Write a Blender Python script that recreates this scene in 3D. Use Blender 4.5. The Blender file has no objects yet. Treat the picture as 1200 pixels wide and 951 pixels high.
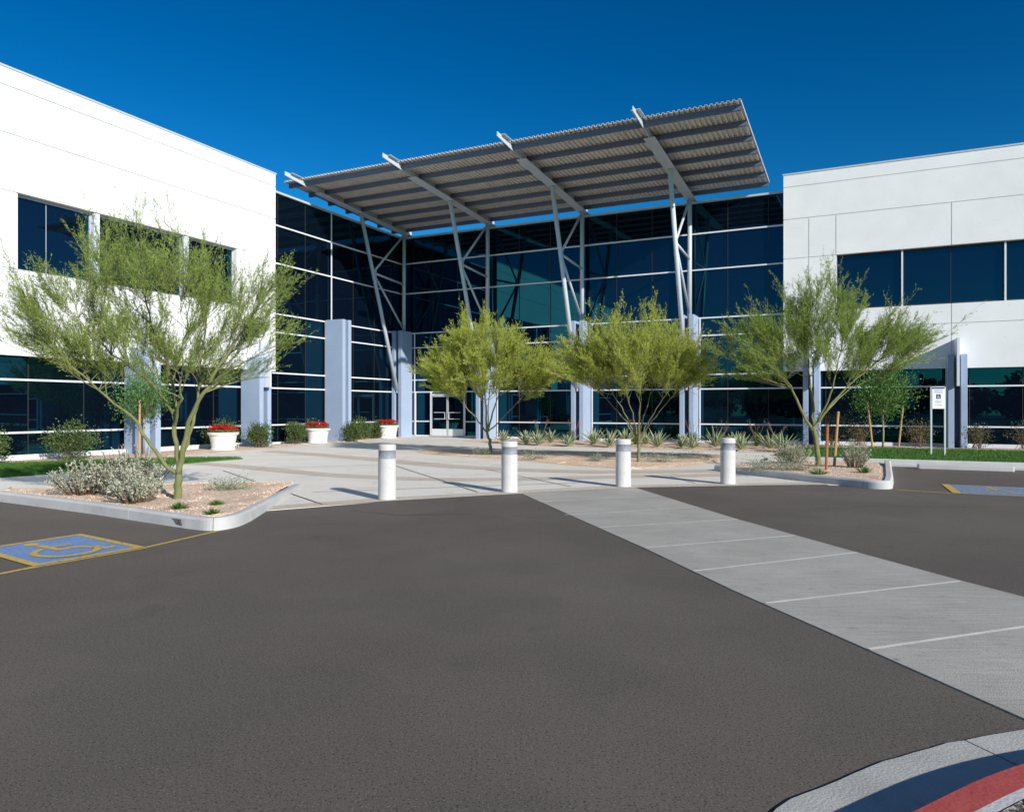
import bpy, bmesh, math, random
import numpy as np
from math import radians as R, sin, cos, pi
from mathutils import Vector, Matrix

S = bpy.context.scene
col = S.collection

# ------------------------------------------------------------------ camera, sky, sun, exposure
EYE = 1.5
cam = bpy.data.cameras.new('camera')
cam.sensor_fit = 'HORIZONTAL'; cam.sensor_width = 36; cam.lens = 842 / 1200 * 36
cam.shift_y = 1.5 / 1200; cam.clip_end = 1500; cam.clip_start = 0.05
co = bpy.data.objects.new('camera', cam); col.objects.link(co)
co.location = (0, 0, EYE); co.rotation_euler = (R(90), 0, 0)
S.camera = co

SUN_EL, SUN_AZ = R(24), math.atan2(.6, -.8)          # azimuth clockwise from +Y
W = bpy.data.worlds.new('World'); S.world = W; W.use_nodes = True
nt = W.node_tree; nt.nodes.clear()
sky = nt.nodes.new('ShaderNodeTexSky'); sky.sky_type = 'NISHITA'; sky.sun_disc = False
sky.sun_elevation = SUN_EL; sky.sun_rotation = SUN_AZ
sky.altitude = 400; sky.air_density = 1.0; sky.dust_density = 0.15; sky.ozone_density = 4.0
hs = nt.nodes.new('ShaderNodeHueSaturation'); hs.inputs['Saturation'].default_value = 1.2; hs.inputs['Hue'].default_value = .496
bg = nt.nodes.new('ShaderNodeBackground'); bg.inputs[1].default_value = .10
wo = nt.nodes.new('ShaderNodeOutputWorld')
mu = nt.nodes.new('ShaderNodeMix'); mu.data_type = 'RGBA'; mu.blend_type = 'MULTIPLY'; mu.inputs[0].default_value = 1
mu.inputs[7].default_value = (.52, 1.20, 1.22, 1)
def vscale(f):
    v = nt.nodes.new('ShaderNodeVectorMath'); v.operation = 'SCALE'; v.inputs[3].default_value = f; return v
v1 = vscale(.1); v2 = vscale(10); gm = nt.nodes.new('ShaderNodeGamma'); gm.inputs[1].default_value = 1.35   # deepens the upper sky
nt.links.new(sky.outputs[0], v1.inputs[0]); nt.links.new(v1.outputs[0], gm.inputs[0]); nt.links.new(gm.outputs[0], v2.inputs[0])
nt.links.new(v2.outputs[0], hs.inputs['Color']); nt.links.new(hs.outputs[0], mu.inputs[6]); nt.links.new(mu.outputs[2], bg.inputs[0]); nt.links.new(bg.outputs[0], wo.inputs[0])

sd = bpy.data.lights.new('sun', 'SUN'); sd.energy = 5.0; sd.angle = R(.5); sd.color = (1, .95, .89)
so = bpy.data.objects.new('sun', sd); col.objects.link(so)
to_sun = Vector((sin(SUN_AZ) * cos(SUN_EL), cos(SUN_AZ) * cos(SUN_EL), sin(SUN_EL)))
so.rotation_euler = to_sun.to_track_quat('Z', 'Y').to_euler(); so.location = (30, -40, 40)
S.view_settings.view_transform = 'Standard'; S.view_settings.look = 'None'
S.view_settings.exposure = 0.13; S.view_settings.gamma = 1
S.cycles.max_bounces = 8; S.cycles.transparent_max_bounces = 8

# ------------------------------------------------------------------ materials
def mat(name, c, rough=.8, var=0, scale=4, c2=None, bump=0, bscale=40, metal=0, spec=.3, detail=6, speck=None, trans=0, island=0, coat=0):
    m = bpy.data.materials.new(name); m.use_nodes = True
    t = m.node_tree; n = t.nodes; L = t.links
    b = n['Principled BSDF']
    b.inputs['Roughness'].default_value = rough; b.inputs['Metallic'].default_value = metal
    b.inputs['Specular IOR Level'].default_value = spec
    tc = n.new('ShaderNodeTexCoord')
    c = tuple(c) + (1,)
    out = None
    if var or c2:
        ns = n.new('ShaderNodeTexNoise'); ns.inputs['Scale'].default_value = scale; ns.inputs['Detail'].default_value = detail
        ns.inputs['Roughness'].default_value = .6
        L.new(tc.outputs['Object'], ns.inputs['Vector'])
        mr = n.new('ShaderNodeMapRange'); mr.inputs[1].default_value = .32; mr.inputs[2].default_value = .68
        L.new(ns.outputs[0], mr.inputs[0])
        mx = n.new('ShaderNodeMix'); mx.data_type = 'RGBA'
        L.new(mr.outputs[0], mx.inputs[0])
        if c2: mx.inputs[6].default_value = c; mx.inputs[7].default_value = tuple(c2) + (1,)
        else:
            mx.inputs[6].default_value = tuple(x * (1 - var) for x in c[:3]) + (1,)
            mx.inputs[7].default_value = tuple(min(1, x * (1 + var)) for x in c[:3]) + (1,)
        out = mx.outputs[2]
    if speck:                                        # (scale, colour, threshold, amount)
        for sc, scol, th, am in speck:
            v = n.new('ShaderNodeTexNoise'); v.inputs['Scale'].default_value = sc; v.inputs['Detail'].default_value = 2
            L.new(tc.outputs['Object'], v.inputs['Vector'])
            mr = n.new('ShaderNodeMapRange'); mr.inputs[1].default_value = th; mr.inputs[2].default_value = th + .06; mr.inputs[4].default_value = am
            L.new(v.outputs[0], mr.inputs[0])
            mx = n.new('ShaderNodeMix'); mx.data_type = 'RGBA'; L.new(mr.outputs[0], mx.inputs[0])
            if out: L.new(out, mx.inputs[6])
            else: mx.inputs[6].default_value = c
            mx.inputs[7].default_value = tuple(scol) + (1,)
            out = mx.outputs[2]
    if island:
        g = n.new('ShaderNodeNewGeometry'); h = n.new('ShaderNodeHueSaturation')
        mr = n.new('ShaderNodeMapRange'); mr.inputs[3].default_value = 1 - island; mr.inputs[4].default_value = 1 + island
        L.new(g.outputs['Random Per Island'], mr.inputs[0]); L.new(mr.outputs[0], h.inputs['Value'])
        if out: L.new(out, h.inputs['Color'])
        else: h.inputs['Color'].default_value = c
        out = h.outputs[0]
    if out: L.new(out, b.inputs['Base Color'])
    else: b.inputs['Base Color'].default_value = c
    if bump:
        nb = n.new('ShaderNodeTexNoise'); nb.inputs['Scale'].default_value = bscale; nb.inputs['Detail'].default_value = 4
        L.new(tc.outputs['Object'], nb.inputs['Vector'])
        bp = n.new('ShaderNodeBump'); bp.inputs['Strength'].default_value = bump; bp.inputs['Distance'].default_value = .02
        L.new(nb.outputs[0], bp.inputs['Height']); L.new(bp.outputs[0], b.inputs['Normal'])
    if trans:
        tr = n.new('ShaderNodeBsdfTranslucent'); ms = n.new('ShaderNodeMixShader'); ms.inputs[0].default_value = trans
        if out: L.new(out, tr.inputs[0])
        else: tr.inputs[0].default_value = c
        L.new(b.outputs[0], ms.inputs[1]); L.new(tr.outputs[0], ms.inputs[2])
        L.new(ms.outputs[0], n['Material Output'].inputs[0])
    return m

M = {}
M['stucco'] = mat('white_painted_concrete', (.80, .80, .785), .85, .035, .9, bump=.25, bscale=25, speck=[(9, (.6, .6, .58), .70, .35)])
M['bluepaint'] = mat('blue_grey_painted_concrete', (.33, .41, .54), .7, .05, 1.5, bump=.15, bscale=30)
M['bladepaint'] = mat('pale_painted_steel', (.66, .70, .78), .5)
M['alu'] = mat('white_aluminium', (.72, .74, .76), .4, spec=.5)
M['alugrey'] = mat('grey_aluminium', (.45, .46, .48), .4, spec=.5)
M['seam'] = mat('silicone_seam', (.035, .034, .033), .5)
M['coping'] = mat('coping_metal', (.5, .52, .55), .45, spec=.5)
M['steel'] = mat('painted_grey_steel', (.50, .56, .62), .42, .04, 2, spec=.5)
M['purlin'] = mat('slate_painted_steel', (.11, .14, .21), .5, .05, 2)
M['deck'] = mat('galvanised_deck', (.70, .67, .62), .5, c2=(.56, .54, .50), scale=2.5, spec=.4)
M['dark'] = mat('dark_interior', (.01, .011, .013), .9)
M['roof'] = mat('roofing', (.35, .35, .34), .9, .1, 1)
M['asphalt'] = None
def glassmat():
    m = bpy.data.materials.new('dark_reflective_glass'); m.use_nodes = True
    t = m.node_tree; n = t.nodes; L = t.links; n.clear()
    g = n.new('ShaderNodeBsdfGlossy'); g.inputs['Roughness'].default_value = 0.0
    lw = n.new('ShaderNodeFresnel'); lw.inputs[0].default_value = 1.5
    mx = n.new('ShaderNodeMix'); mx.data_type = 'RGBA'; mx.clamp_result = True
    mx.inputs[6].default_value = (.007, .055, .075, 1); mx.inputs[7].default_value = (.16, .22, .28, 1)
    mr = n.new('ShaderNodeMapRange'); mr.inputs[1].default_value = .04; mr.inputs[2].default_value = 1
    L.new(lw.outputs[0], mr.inputs[0]); L.new(mr.outputs[0], mx.inputs[0])
    L.new(mx.outputs[2], g.inputs[0])
    tc = n.new('ShaderNodeTexCoord'); ns = n.new('ShaderNodeTexNoise'); ns.inputs['Scale'].default_value = .45; ns.inputs['Detail'].default_value = 1
    bp = n.new('ShaderNodeBump'); bp.inputs['Strength'].default_value = .05; bp.inputs['Distance'].default_value = .02
    L.new(tc.outputs['Object'], ns.inputs[0]); L.new(ns.outputs[0], bp.inputs['Height']); L.new(bp.outputs[0], g.inputs['Normal'])
    d = n.new('ShaderNodeBsdfDiffuse'); d.inputs[0].default_value = (.002, .004, .009, 1)
    a = n.new('ShaderNodeAddShader'); o = n.new('ShaderNodeOutputMaterial')
    L.new(g.outputs[0], a.inputs[0]); L.new(d.outputs[0], a.inputs[1]); L.new(a.outputs[0], o.inputs[0])
    return m
M['glass'] = glassmat()
M['asphalt'] = mat('asphalt', (.112, .092, .075), .88, c2=(.155, .132, .110), scale=.25, bump=.25, bscale=260, detail=8,
                   speck=[(.7, (.095, .082, .07), .50, .28), (130, (.34, .31, .28), .62, .8), (85, (.03, .028, .025), .58, .8), (1.6, (.07, .062, .055), .66, .3), (26, (.05, .045, .04), .70, .5)])
M['plaza'] = mat('plaza_concrete', (.71, .67, .585), .85, c2=(.79, .75, .67), scale=.8, bump=.12, bscale=60, speck=[(1.7, (.56, .53, .47), .62, .5), (60, (.48, .46, .43), .64, .4)])
M['band'] = mat('exposed_aggregate', (.58, .49, .40), .9, c2=(.66, .58, .48), scale=1.5, bump=.5, bscale=60, speck=[(45, (.33, .26, .21), .55, .6), (30, (.62, .56, .5), .6, .5)])
M['walk'] = mat('broomed_concrete', (.385, .365, .315), .88, c2=(.48, .455, .40), scale=1.1, bump=.3, bscale=120, speck=[(70, (.24, .235, .22), .60, .5), (5, (.29, .28, .26), .64, .4), (9, (.16, .155, .15), .74, .6)])
def broomed(m):
    t = m.node_tree; n = t.nodes; L = t.links; b = n['Principled BSDF']; tc = n.new('ShaderNodeTexCoord'); mp = n.new('ShaderNodeMapping')
    mp.inputs['Rotation'].default_value = (0, 0, -R(20)); mp.inputs['Scale'].default_value = (1.2, 26, 1)
    ns = n.new('ShaderNodeTexNoise'); ns.inputs['Scale'].default_value = 1.6; ns.inputs['Detail'].default_value = 5; ns.inputs['Roughness'].default_value = .7
    L.new(tc.outputs['Object'], mp.inputs[0]); L.new(mp.outputs[0], ns.inputs[0])
    mr = n.new('ShaderNodeMapRange'); mr.inputs[1].default_value = .3; mr.inputs[2].default_value = .7; mr.inputs[3].default_value = .80; mr.inputs[4].default_value = 1.16
    L.new(ns.outputs[0], mr.inputs[0]); h = n.new('ShaderNodeHueSaturation'); L.new(mr.outputs[0], h.inputs['Value'])
    L.new(b.inputs['Base Color'].links[0].from_socket, h.inputs['Color']); L.new(h.outputs[0], b.inputs['Base Color'])
broomed(M['walk'])
M['joint'] = mat('joint_sealant', (.78, .77, .72), .8, c2=(.58, .57, .53), scale=3)
M['kerb'] = mat('kerb_concrete', (.47, .465, .45), .85, c2=(.57, .565, .545), scale=2, bump=.2, bscale=60, speck=[(14, (.36, .36, .35), .64, .5)])
M['red'] = mat('red_kerb_paint', (.38, .06, .055), .6, c2=(.46, .09, .075), scale=5, bump=.2, bscale=50, speck=[(40, (.5, .3, .27), .68, .4)])
M['gutter'] = mat('gutter_concrete', (.37, .37, .34), .88, c2=(.48, .48, .44), scale=3, bump=.25, bscale=80, speck=[(16, (.28, .27, .25), .66, .6), (90, (.3, .3, .3), .62, .5)])
M['gravel'] = mat('pink_granite_gravel', (.68, .48, .33), .95, c2=(.78, .61, .45), scale=1.2, bump=1, bscale=28, speck=[(26, (.25, .15, .11), .56, .7), (35, (.72, .62, .53), .58, .7), (.9, (.42, .25, .17), .62, .5)])
M['gravel2'] = mat('grey_gravel', (.42, .38, .32), .95, c2=(.55, .5, .42), scale=6, bump=1, bscale=40, speck=[(40, (.06, .055, .05), .5, .9), (30, (.7, .65, .55), .6, .7)])
M['stone'] = mat('granite_chips', (.64, .48, .37), .9, island=.35)
M['lawn'] = mat('lawn', (.045, .13, .018), .9, c2=(.075, .18, .03), scale=3, bump=1, bscale=60)
M['grassblade'] = mat('grass_blades', (.07, .17, .025), .7, island=.35, trans=.25)
M['yellow'] = mat('yellow_paint', (.62, .42, .06), .7, c2=(.50, .36, .10), scale=9, speck=[(25, (.14, .13, .12), .60, .8)])
M['bluemark'] = mat('blue_road_paint', (.13, .25, .52), .7, c2=(.18, .30, .52), scale=5, speck=[(30, (.14, .14, .15), .58, .7)])
M['bluefade'] = mat('faded_blue_road_paint', (.16, .23, .33), .75, c2=(.24, .30, .38), scale=5, speck=[(22, (.13, .13, .13), .55, .8)])
M['bark'] = mat('green_bark', (.13, .155, .05), .8, c2=(.22, .22, .10), scale=6, bump=.4, bscale=30, speck=[(11, (.16, .13, .09), .62, .7)])
M['barkdark'] = mat('olive_bark', (.16, .17, .07), .8, c2=(.22, .21, .12), scale=6, bump=.4, bscale=30)
M['barkgrey'] = mat('grey_bark', (.30, .27, .22), .85, .2, 8)
M['pv1'] = mat('olive_green_leaflets', (.27, .39, .075), .6, c2=(.38, .48, .11), scale=1.4, island=.38, trans=.45)
M['pv2'] = mat('yellow_green_leaflets', (.43, .50, .085), .6, c2=(.56, .60, .13), scale=1.4, island=.35, trans=.5)
M['leaf'] = mat('dark_green_leaves', (.075, .17, .03), .45, c2=(.12, .25, .045), scale=3, island=.4, trans=.25, spec=.4)
M['shrub'] = mat('shrub_leaves', (.075, .12, .035), .55, c2=(.12, .17, .05), scale=4, island=.4, trans=.2)
M['sparse'] = mat('dry_shrub_leaves', (.11, .11, .045), .6, c2=(.16, .14, .07), scale=4, island=.4, trans=.2)
M['sage'] = mat('silver_sage_leaves', (.40, .43, .32), .8, c2=(.52, .54, .42), scale=4, island=.3, trans=.15)
M['cover'] = mat('grey_green_groundcover', (.20, .26, .16), .7, c2=(.3, .35, .25), scale=5, island=.35, trans=.15)
M['stemb'] = mat('brown_stems', (.16, .11, .07), .85)
M['agave'] = mat('agave_green', (.14, .20, .09), .5, c2=(.20, .26, .13), scale=4)
M['agedge'] = mat('agave_cream_edge', (.55, .56, .38), .5)
M['redfl'] = mat('red_petals', (.55, .02, .025), .55, island=.35, trans=.2)
M['budred'] = mat('dull_red_buds', (.30, .09, .07), .7, island=.3)
M['yelfl'] = mat('yellow_petals', (.75, .6, .05), .6)
M['pot'] = mat('white_cast_planter', (.78, .77, .74), .6, .03, 5, bump=.1, bscale=40)
M['boll'] = mat('pale_concrete_bollard', (.60, .59, .56), .8, .08, 5, bump=.3, bscale=80, speck=[(22, (.42, .41, .39), .64, .6), (70, (.38, .37, .35), .66, .6)])
M['bollband'] = mat('grey_bollard_band', (.27, .28, .32), .5, .12, 30)
M['stake'] = mat('weathered_lodgepole', (.42, .25, .11), .8, c2=(.5, .33, .17), scale=8)
M['rust'] = mat('red_brown_stake', (.30, .13, .06), .8, c2=(.38, .18, .08), scale=8)
M['signw'] = mat('white_sign_sheet', (.82, .83, .84), .4)
M['signb'] = mat('navy_sign_ink', (.015, .03, .12), .5)
M['galv'] = mat('galvanised_post', (.45, .5, .52), .45, metal=.3)
M['crack'] = mat('dark_crack', (.035, .032, .03), .9)  # plain dark tone for the thin crack strips
M['smudge'] = mat('tyre_black', (.06, .06, .062), .85, c2=(.25, .25, .25), scale=14)
M['soil'] = mat('soil', (.2, .14, .1), .95, .2, 8)

# ------------------------------------------------------------------ helpers
def link(o, parent=None):
    col.objects.link(o)
    if parent is not None: o.parent = parent
    return o
def tag(o, label=None, cat=None, group=None, kind=None):
    if label: o['label'] = label
    if cat: o['category'] = cat
    if group: o['group'] = group
    if kind: o['kind'] = kind
    return o
def empty(name, loc, label, cat, group=None, rz=0, sc=1):
    o = bpy.data.objects.new(name, None); o.empty_display_size = .3
    col.objects.link(o); o.location = loc; o.rotation_euler = (0, 0, rz); o.scale = (sc,) * 3
    return tag(o, label, cat, group)

class MB:
    """collects polygons into one mesh"""
    def __init__(s): s.v = []; s.f = []; s.m = []; s.n = 0
    def add(s, v, f, mi=0):
        v = np.asarray(v, float).reshape(-1, 3); s.v.append(v)
        k = s.n
        for q in f: s.f.append(tuple(i + k for i in q)); s.m.append(mi)
        s.n += len(v); return s
    def box(s, x0, x1, y0, y1, z0, z1, mi=0):
        return s.add([(x0, y0, z0), (x1, y0, z0), (x1, y1, z0), (x0, y1, z0), (x0, y0, z1), (x1, y0, z1), (x1, y1, z1), (x0, y1, z1)],
                     [(0, 3, 2, 1), (4, 5, 6, 7), (0, 1, 5, 4), (1, 2, 6, 5), (2, 3, 7, 6), (3, 0, 4, 7)], mi)
    def obox(s, p, dx, dy, dz, mi=0):                 # oriented box from a corner and three edge vectors
        p, dx, dy, dz = map(np.array, (p, dx, dy, dz))
        return s.add([p, p + dx, p + dx + dy, p + dy, p + dz, p + dx + dz, p + dx + dy + dz, p + dy + dz],
                     [(0, 3, 2, 1), (4, 5, 6, 7), (0, 1, 5, 4), (1, 2, 6, 5), (2, 3, 7, 6), (3, 0, 4, 7)], mi)
    def tube(s, pts, rad, n=8, mi=0, cap=True):
        pts = [Vector(p) for p in pts]
        if not hasattr(rad, '__len__'): rad = [rad] * len(pts)
        vs = []; prev = None
        for i, p in enumerate(pts):
            d = (pts[min(i + 1, len(pts) - 1)] - pts[max(i - 1, 0)]).normalized()
            if prev is None: a = d.orthogonal().normalized()
            else: a = (prev - d * prev.dot(d)).normalized()
            prev = a; b = d.cross(a)
            for k in range(n):
                t = 2 * pi * k / n; vs.append(p + (a * cos(t) + b * sin(t)) * rad[i])
        fs = []
        for i in range(len(pts) - 1):
            for k in range(n):
                k2 = (k + 1) % n; fs.append((i * n + k, i * n + k2, (i + 1) * n + k2, (i + 1) * n + k))
        if cap:
            fs.append(tuple(range(n))[::-1]); fs.append(tuple((len(pts) - 1) * n + k for k in range(n)))
        return s.add(vs, fs, mi)
    def lathe(s, prof, n=32, cx=0, cy=0, mi=0):
        vs = []; fs = []
        for r, z in prof:
            for k in range(n): vs.append((cx + r * cos(2 * pi * k / n), cy + r * sin(2 * pi * k / n), z))
        for i in range(len(prof) - 1):
            for k in range(n):
                k2 = (k + 1) % n; fs.append((i * n + k, i * n + k2, (i + 1) * n + k2, (i + 1) * n + k))
        return s.add(vs, fs, mi)
    def prism(s, poly, z0, z1, mi=0):
        n = len(poly)
        area = sum(poly[i][0] * poly[(i + 1) % n][1] - poly[(i + 1) % n][0] * poly[i][1] for i in range(n))
        if area < 0: poly = poly[::-1]
        vs = [(x, y, z0) for x, y in poly] + [(x, y, z1) for x, y in poly]
        fs = [tuple(range(n, 2 * n)), tuple(range(n))[::-1]] + [(i, (i + 1) % n, n + (i + 1) % n, n + i) for i in range(n)]
        return s.add(vs, fs, mi)
    def quads(s, V, mi=0):                            # V: (N,4,3)
        V = np.asarray(V); N = len(V); k = s.n
        s.v.append(V.reshape(-1, 3)); s.n += 4 * N
        s.f.extend(map(tuple, (np.arange(4 * N).reshape(-1, 4) + k).tolist())); s.m.extend([mi] * N)
        return s
    def build(s, name, mats, parent=None, smooth=False, bevel=0):
        me = bpy.data.meshes.new(name)
        me.from_pydata(np.concatenate(s.v).tolist(), [], s.f)
        if not isinstance(mats, (list, tuple)): mats = [mats]
        for m in mats: me.materials.append(m)
        if len(mats) > 1: me.polygons.foreach_set('material_index', s.m)
        if smooth: me.polygons.foreach_set('use_smooth', [True] * len(me.polygons))
        me.update()
        o = bpy.data.objects.new(name, me); link(o, parent)
        if bevel:
            b = o.modifiers.new('b', 'BEVEL'); b.width = bevel; b.segments = 2; b.limit_method = 'ANGLE'
        return o

# ------------------------------------------------------------------ ground, roads, pavements (world axes, metres from the camera foot)
def smooth_poly(pts, it=2, closed=False):
    for _ in range(it):
        out = []
        n = len(pts); rng = range(n) if closed else range(n - 1)
        if not closed: out.append(pts[0])
        for i in rng:
            a = pts[i]; b = pts[(i + 1) % n]
            out.append((a[0] * .75 + b[0] * .25, a[1] * .75 + b[1] * .25)); out.append((a[0] * .25 + b[0] * .75, a[1] * .25 + b[1] * .75))
        if not closed: out.append(pts[-1])
        pts = out
    return pts
def offset(pts, d):                                   # + = to the left of travel
    out = []
    for i, p in enumerate(pts):
        a = Vector(pts[max(i - 1, 0)]); b = Vector(pts[min(i + 1, len(pts) - 1)]); q = Vector(p)
        t1 = (q - a).normalized() if i else (b - q).normalized()
        t2 = (b - q).normalized() if i < len(pts) - 1 else t1
        n1 = Vector((-t1.y, t1.x)); n2 = Vector((-t2.y, t2.x)); m = (n1 + n2)
        m = m / max(m.dot(n1), .5) if m.length > 1e-6 else n1
        out.append((q.x + m.x * d, q.y + m.y * d))
    return out
def resample(pts, step):
    out = [Vector(pts[0])]; acc = 0
    for a, b in zip(pts, pts[1:]):
        a = Vector(a); b = Vector(b); L = (b - a).length; k = max(1, int(L / step))
        for i in range(1, k + 1): out.append(a.lerp(b, i / k))
    return [tuple(p) for p in out]

TH = R(25.85); U = Vector((sin(TH), cos(TH))); Wv = Vector((cos(TH), -sin(TH))); C0 = Vector((-5.6467, 37.0))
def AB(a, b): p = C0 + Wv * a - U * b; return (p.x, p.y)

MB().prism([(-300, -250), (300, -250), (300, 350), (-300, 350)], -.3, 0).build('asphalt_ground', M['asphalt'])['kind'] = 'structure'

front = [(-9.6, 12.45), (-3.62, 10.40), (-3.5, 10.44), (-2.09, 11.40), (-.58, 12.11), (.15, 12.44), (2.24, 13.36), (4.92, 13.78), (6.1, 13.85), (6.6, 13.7)]
plaza = front + [(7.6, 15.2), (9.9, 19.4), AB(19.5, 8), AB(19.5, 0), AB(0, 0), AB(0, 22), (-15.8, 15.4)]
o = MB().prism(plaza, -.1, .008).build('plaza', M['plaza']); tag(o, kind='structure')

def strip(name, line, wd, z0, z1, m, kind='structure', side=1):
    line = resample(line, .5)
    a = line; b = offset(line, wd * side); mb = MB()
    for i in range(len(a) - 1):
        mb.add([(*a[i], z1), (*a[i + 1], z1), (*b[i + 1], z1), (*b[i], z1)], [(0, 1, 2, 3) if side > 0 else (3, 2, 1, 0)])
    o = mb.build(name, m); o['kind'] = kind; return o
strip('aggregate_band', smooth_poly(offset([(-3.62, 10.40), (-2.09, 11.402), (-.58, 12.112), (.15, 12.442), (2.24, 13.362), (4.92, 13.782), (6.1, 13.852)], -.03), 0), .42, 0, .0125, M['band'])
strip('aggregate_band', smooth_poly([(-9.6, 19.3), (-7.5, 18.3), (-5.53, 16.6), (-4.07, 15.5), (-2.74, 14.86), (-1.36, 14.5), (.2, 14.6), (2.6, 15.2), (5, 15.6)], 2), .6, 0, .0120, M['band'])
strip('aggregate_band', smooth_poly([(-8.5, 24.2), (-6.43, 22.4), (-3.76, 19.9), (-1.9, 17.9), (-.22, 16.9), (1.9, 16.1), (4.9, 16.5)], 2), .75, 0, .0130, M['band'])
mbj = MB()
def seamline(p, q, w=.012, z=.0168):
    p = Vector(p); q = Vector(q); d = (q - p).normalized(); n = Vector((-d.y, d.x)) * w
    mbj.add([(*(p - n), z), (*(q - n), z), (*(q + n), z), (*(p + n), z)], [(0, 1, 2, 3)])
for p, q in [((-2.9, 11.0), (-6.8, 16.9)), ((-.6, 12.6), (-3.1, 18.6)), ((1.1, 13.5), (-.6, 17.2)), ((3.6, 14.1), (3.4, 15.4)), ((-8.9, 21.5), (-3, 24.4)), ((-3.5, 12.6), (1.7, 14.3)), ((-6.2, 17.4), (.1, 20.2)), ((6.6, 24), (10, 22.6))]:
    seamline(p, q)
tag(mbj.build('pavement_joints', M['seam']), kind='structure')

# concrete crossing through the asphalt
wl = [(.15, 12.52), (1.41, 7.62), (1.81, 5.86), (2.2, 4.43), (2.50, 3.30)]
wr = [(2.28, 13.40), (2.99, 9.69), (3.55, 7.43), (3.87, 6.2), (4.45, 4.3), (4.75, 3.45)]
poly = wl + wr[::-1]
tag(MB().prism(poly, -.05, .008).build('crosswalk', M['walk']), kind='structure')
mbj = MB()
for p, q in [((.42, 11.35), (2.5, 12.1)), ((.73, 9.94), (2.78, 10.72)), ((1.08, 8.92), (3.0, 9.56)), ((1.41, 7.62), (3.3, 8.36)), ((1.65, 6.54), (3.55, 7.38)), ((1.93, 5.47), (3.84, 6.16)), ((2.2, 4.43), (4.13, 5.11))]:
    seamline(p, q, .016, .012)
tag(mbj.build('crosswalk_joints', M['joint']), kind='structure')

def kerb(name, line, w=.15, h=.15, seg=3.0, m=None, side=1, z0=-.05, label=None, hfun=None):
    """swept kerb; line is its outer foot, body on the given side, cut into lengths with fine joints"""
    line = resample(line, .25); cum = [0]
    for a, b in zip(line, line[1:]): cum.append(cum[-1] + (Vector(a) - Vector(b)).length)
    lo = [line, offset(line, .012 * side), offset(line, .045 * side), offset(line, (w - .015) * side), offset(line, w * side)]
    zs = lambda i: [z0, h - .03, h, h, h - .012]
    mb = MB(); nseg = max(1, round(cum[-1] / seg)); last = None
    rings = []
    for i in range(len(line)):
        hh = hfun(cum[i] / cum[-1]) if hfun else 1
        r = [(*line[i], z0), (*lo[1][i], max((h - .03) * hh, .005)), (*lo[2][i], h * hh), (*lo[3][i], h * hh), (*lo[4][i], (h - .012) * hh), (*lo[4][i], z0)]
        rings.append([Vector(p) for p in r])
    i = 0
    cuts = [round(k * (len(line) - 1) / nseg) for k in range(nseg + 1)]
    for c0, c1 in zip(cuts, cuts[1:]):
        rr = [[p.copy() for p in rings[j]] for j in range(c0, c1 + 1)]
        if c1 < len(line) - 1:                       # 8 mm joint
            for q, p in zip(rr[-1], rr[-2]): q += (p - q).normalized() * .009
        vs = [tuple(p) for r in rr for p in r]; n = 6; fs = []
        for j in range(len(rr) - 1):
            for k in range(n):
                k2 = (k + 1) % n; f = (j * n + k, j * n + k2, (j + 1) * n + k2, (j + 1) * n + k); fs.append(f if side < 0 else f[::-1])
        e0 = tuple(range(n)); e1 = tuple((len(rr) - 1) * n + k for k in range(n))
        fs += [e0 if side > 0 else e0[::-1], e1[::-1] if side > 0 else e1]
        mb.add(vs, fs)
    return tag(mb.build(name, m or M['kerb']), kind='structure')

def gravel_patch(name, poly, z, m, zfun=None, edge=None):
    bm = bmesh.new(); vs = [bm.verts.new((x, y, z)) for x, y in poly]
    f = bm.faces.new(vs); bmesh.ops.triangulate(bm, faces=[f])
    for _ in range(4):
        es = [e for e in bm.edges if e.calc_length() > .45]
        if not es: break
        bmesh.ops.subdivide_edges(bm, edges=es, cuts=1); bmesh.ops.triangulate(bm, faces=bm.faces[:])
    rng = random.Random(3)
    for v in bm.verts:
        if zfun: v.co.z = zfun(v.co.x, v.co.y)
        if not v.is_boundary: v.co.z += rng.uniform(0, .02)
        elif edge is not None: v.co.z = edge
    bmesh.ops.recalc_face_normals(bm, faces=bm.faces[:])
    me = bpy.data.meshes.new(name); bm.to_mesh(me); bm.free()
    if me.polygons and me.polygons[0].normal.z < 0: me.flip_normals()
    me.materials.append(m); o = bpy.data.objects.new(name, me); link(o); o['kind'] = 'structure'; return o

def inside(poly, x, y):
    c = False; n = len(poly); j = n - 1
    for i in range(n):
        if (poly[i][1] > y) != (poly[j][1] > y) and x < (poly[j][0] - poly[i][0]) * (y - poly[i][1]) / (poly[j][1] - poly[i][1]) + poly[i][0]: c = not c
        j = i
    return c
def scatter_stones(name, poly, n, zf, size, m, seed):
    rng = random.Random(seed); xs = [p[0] for p in poly]; ys = [p[1] for p in poly]; mb = MB(); k = 0
    T = np.array([(1, 0, 0), (-.5, .8, 0), (-.5, -.8, 0), (.1, .1, .75)])
    while k < n:
        x = rng.uniform(min(xs), max(xs)); y = rng.uniform(min(ys), max(ys))
        if not inside(poly, x, y): continue
        k += 1; s = rng.uniform(.5, 1) * size; a = rng.uniform(0, 6.3)
        V = T * [s, s * rng.uniform(.6, 1), s]; ca, sa = cos(a), sin(a)
        V = np.stack([V[:, 0] * ca - V[:, 1] * sa + x, V[:, 0] * sa + V[:, 1] * ca + y, V[:, 2] + zf(x, y)], 1)
        mb.add(V, [(0, 1, 3), (1, 2, 3), (2, 0, 3)])
    return tag(mb.build(name, m), kind='stuff')

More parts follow.
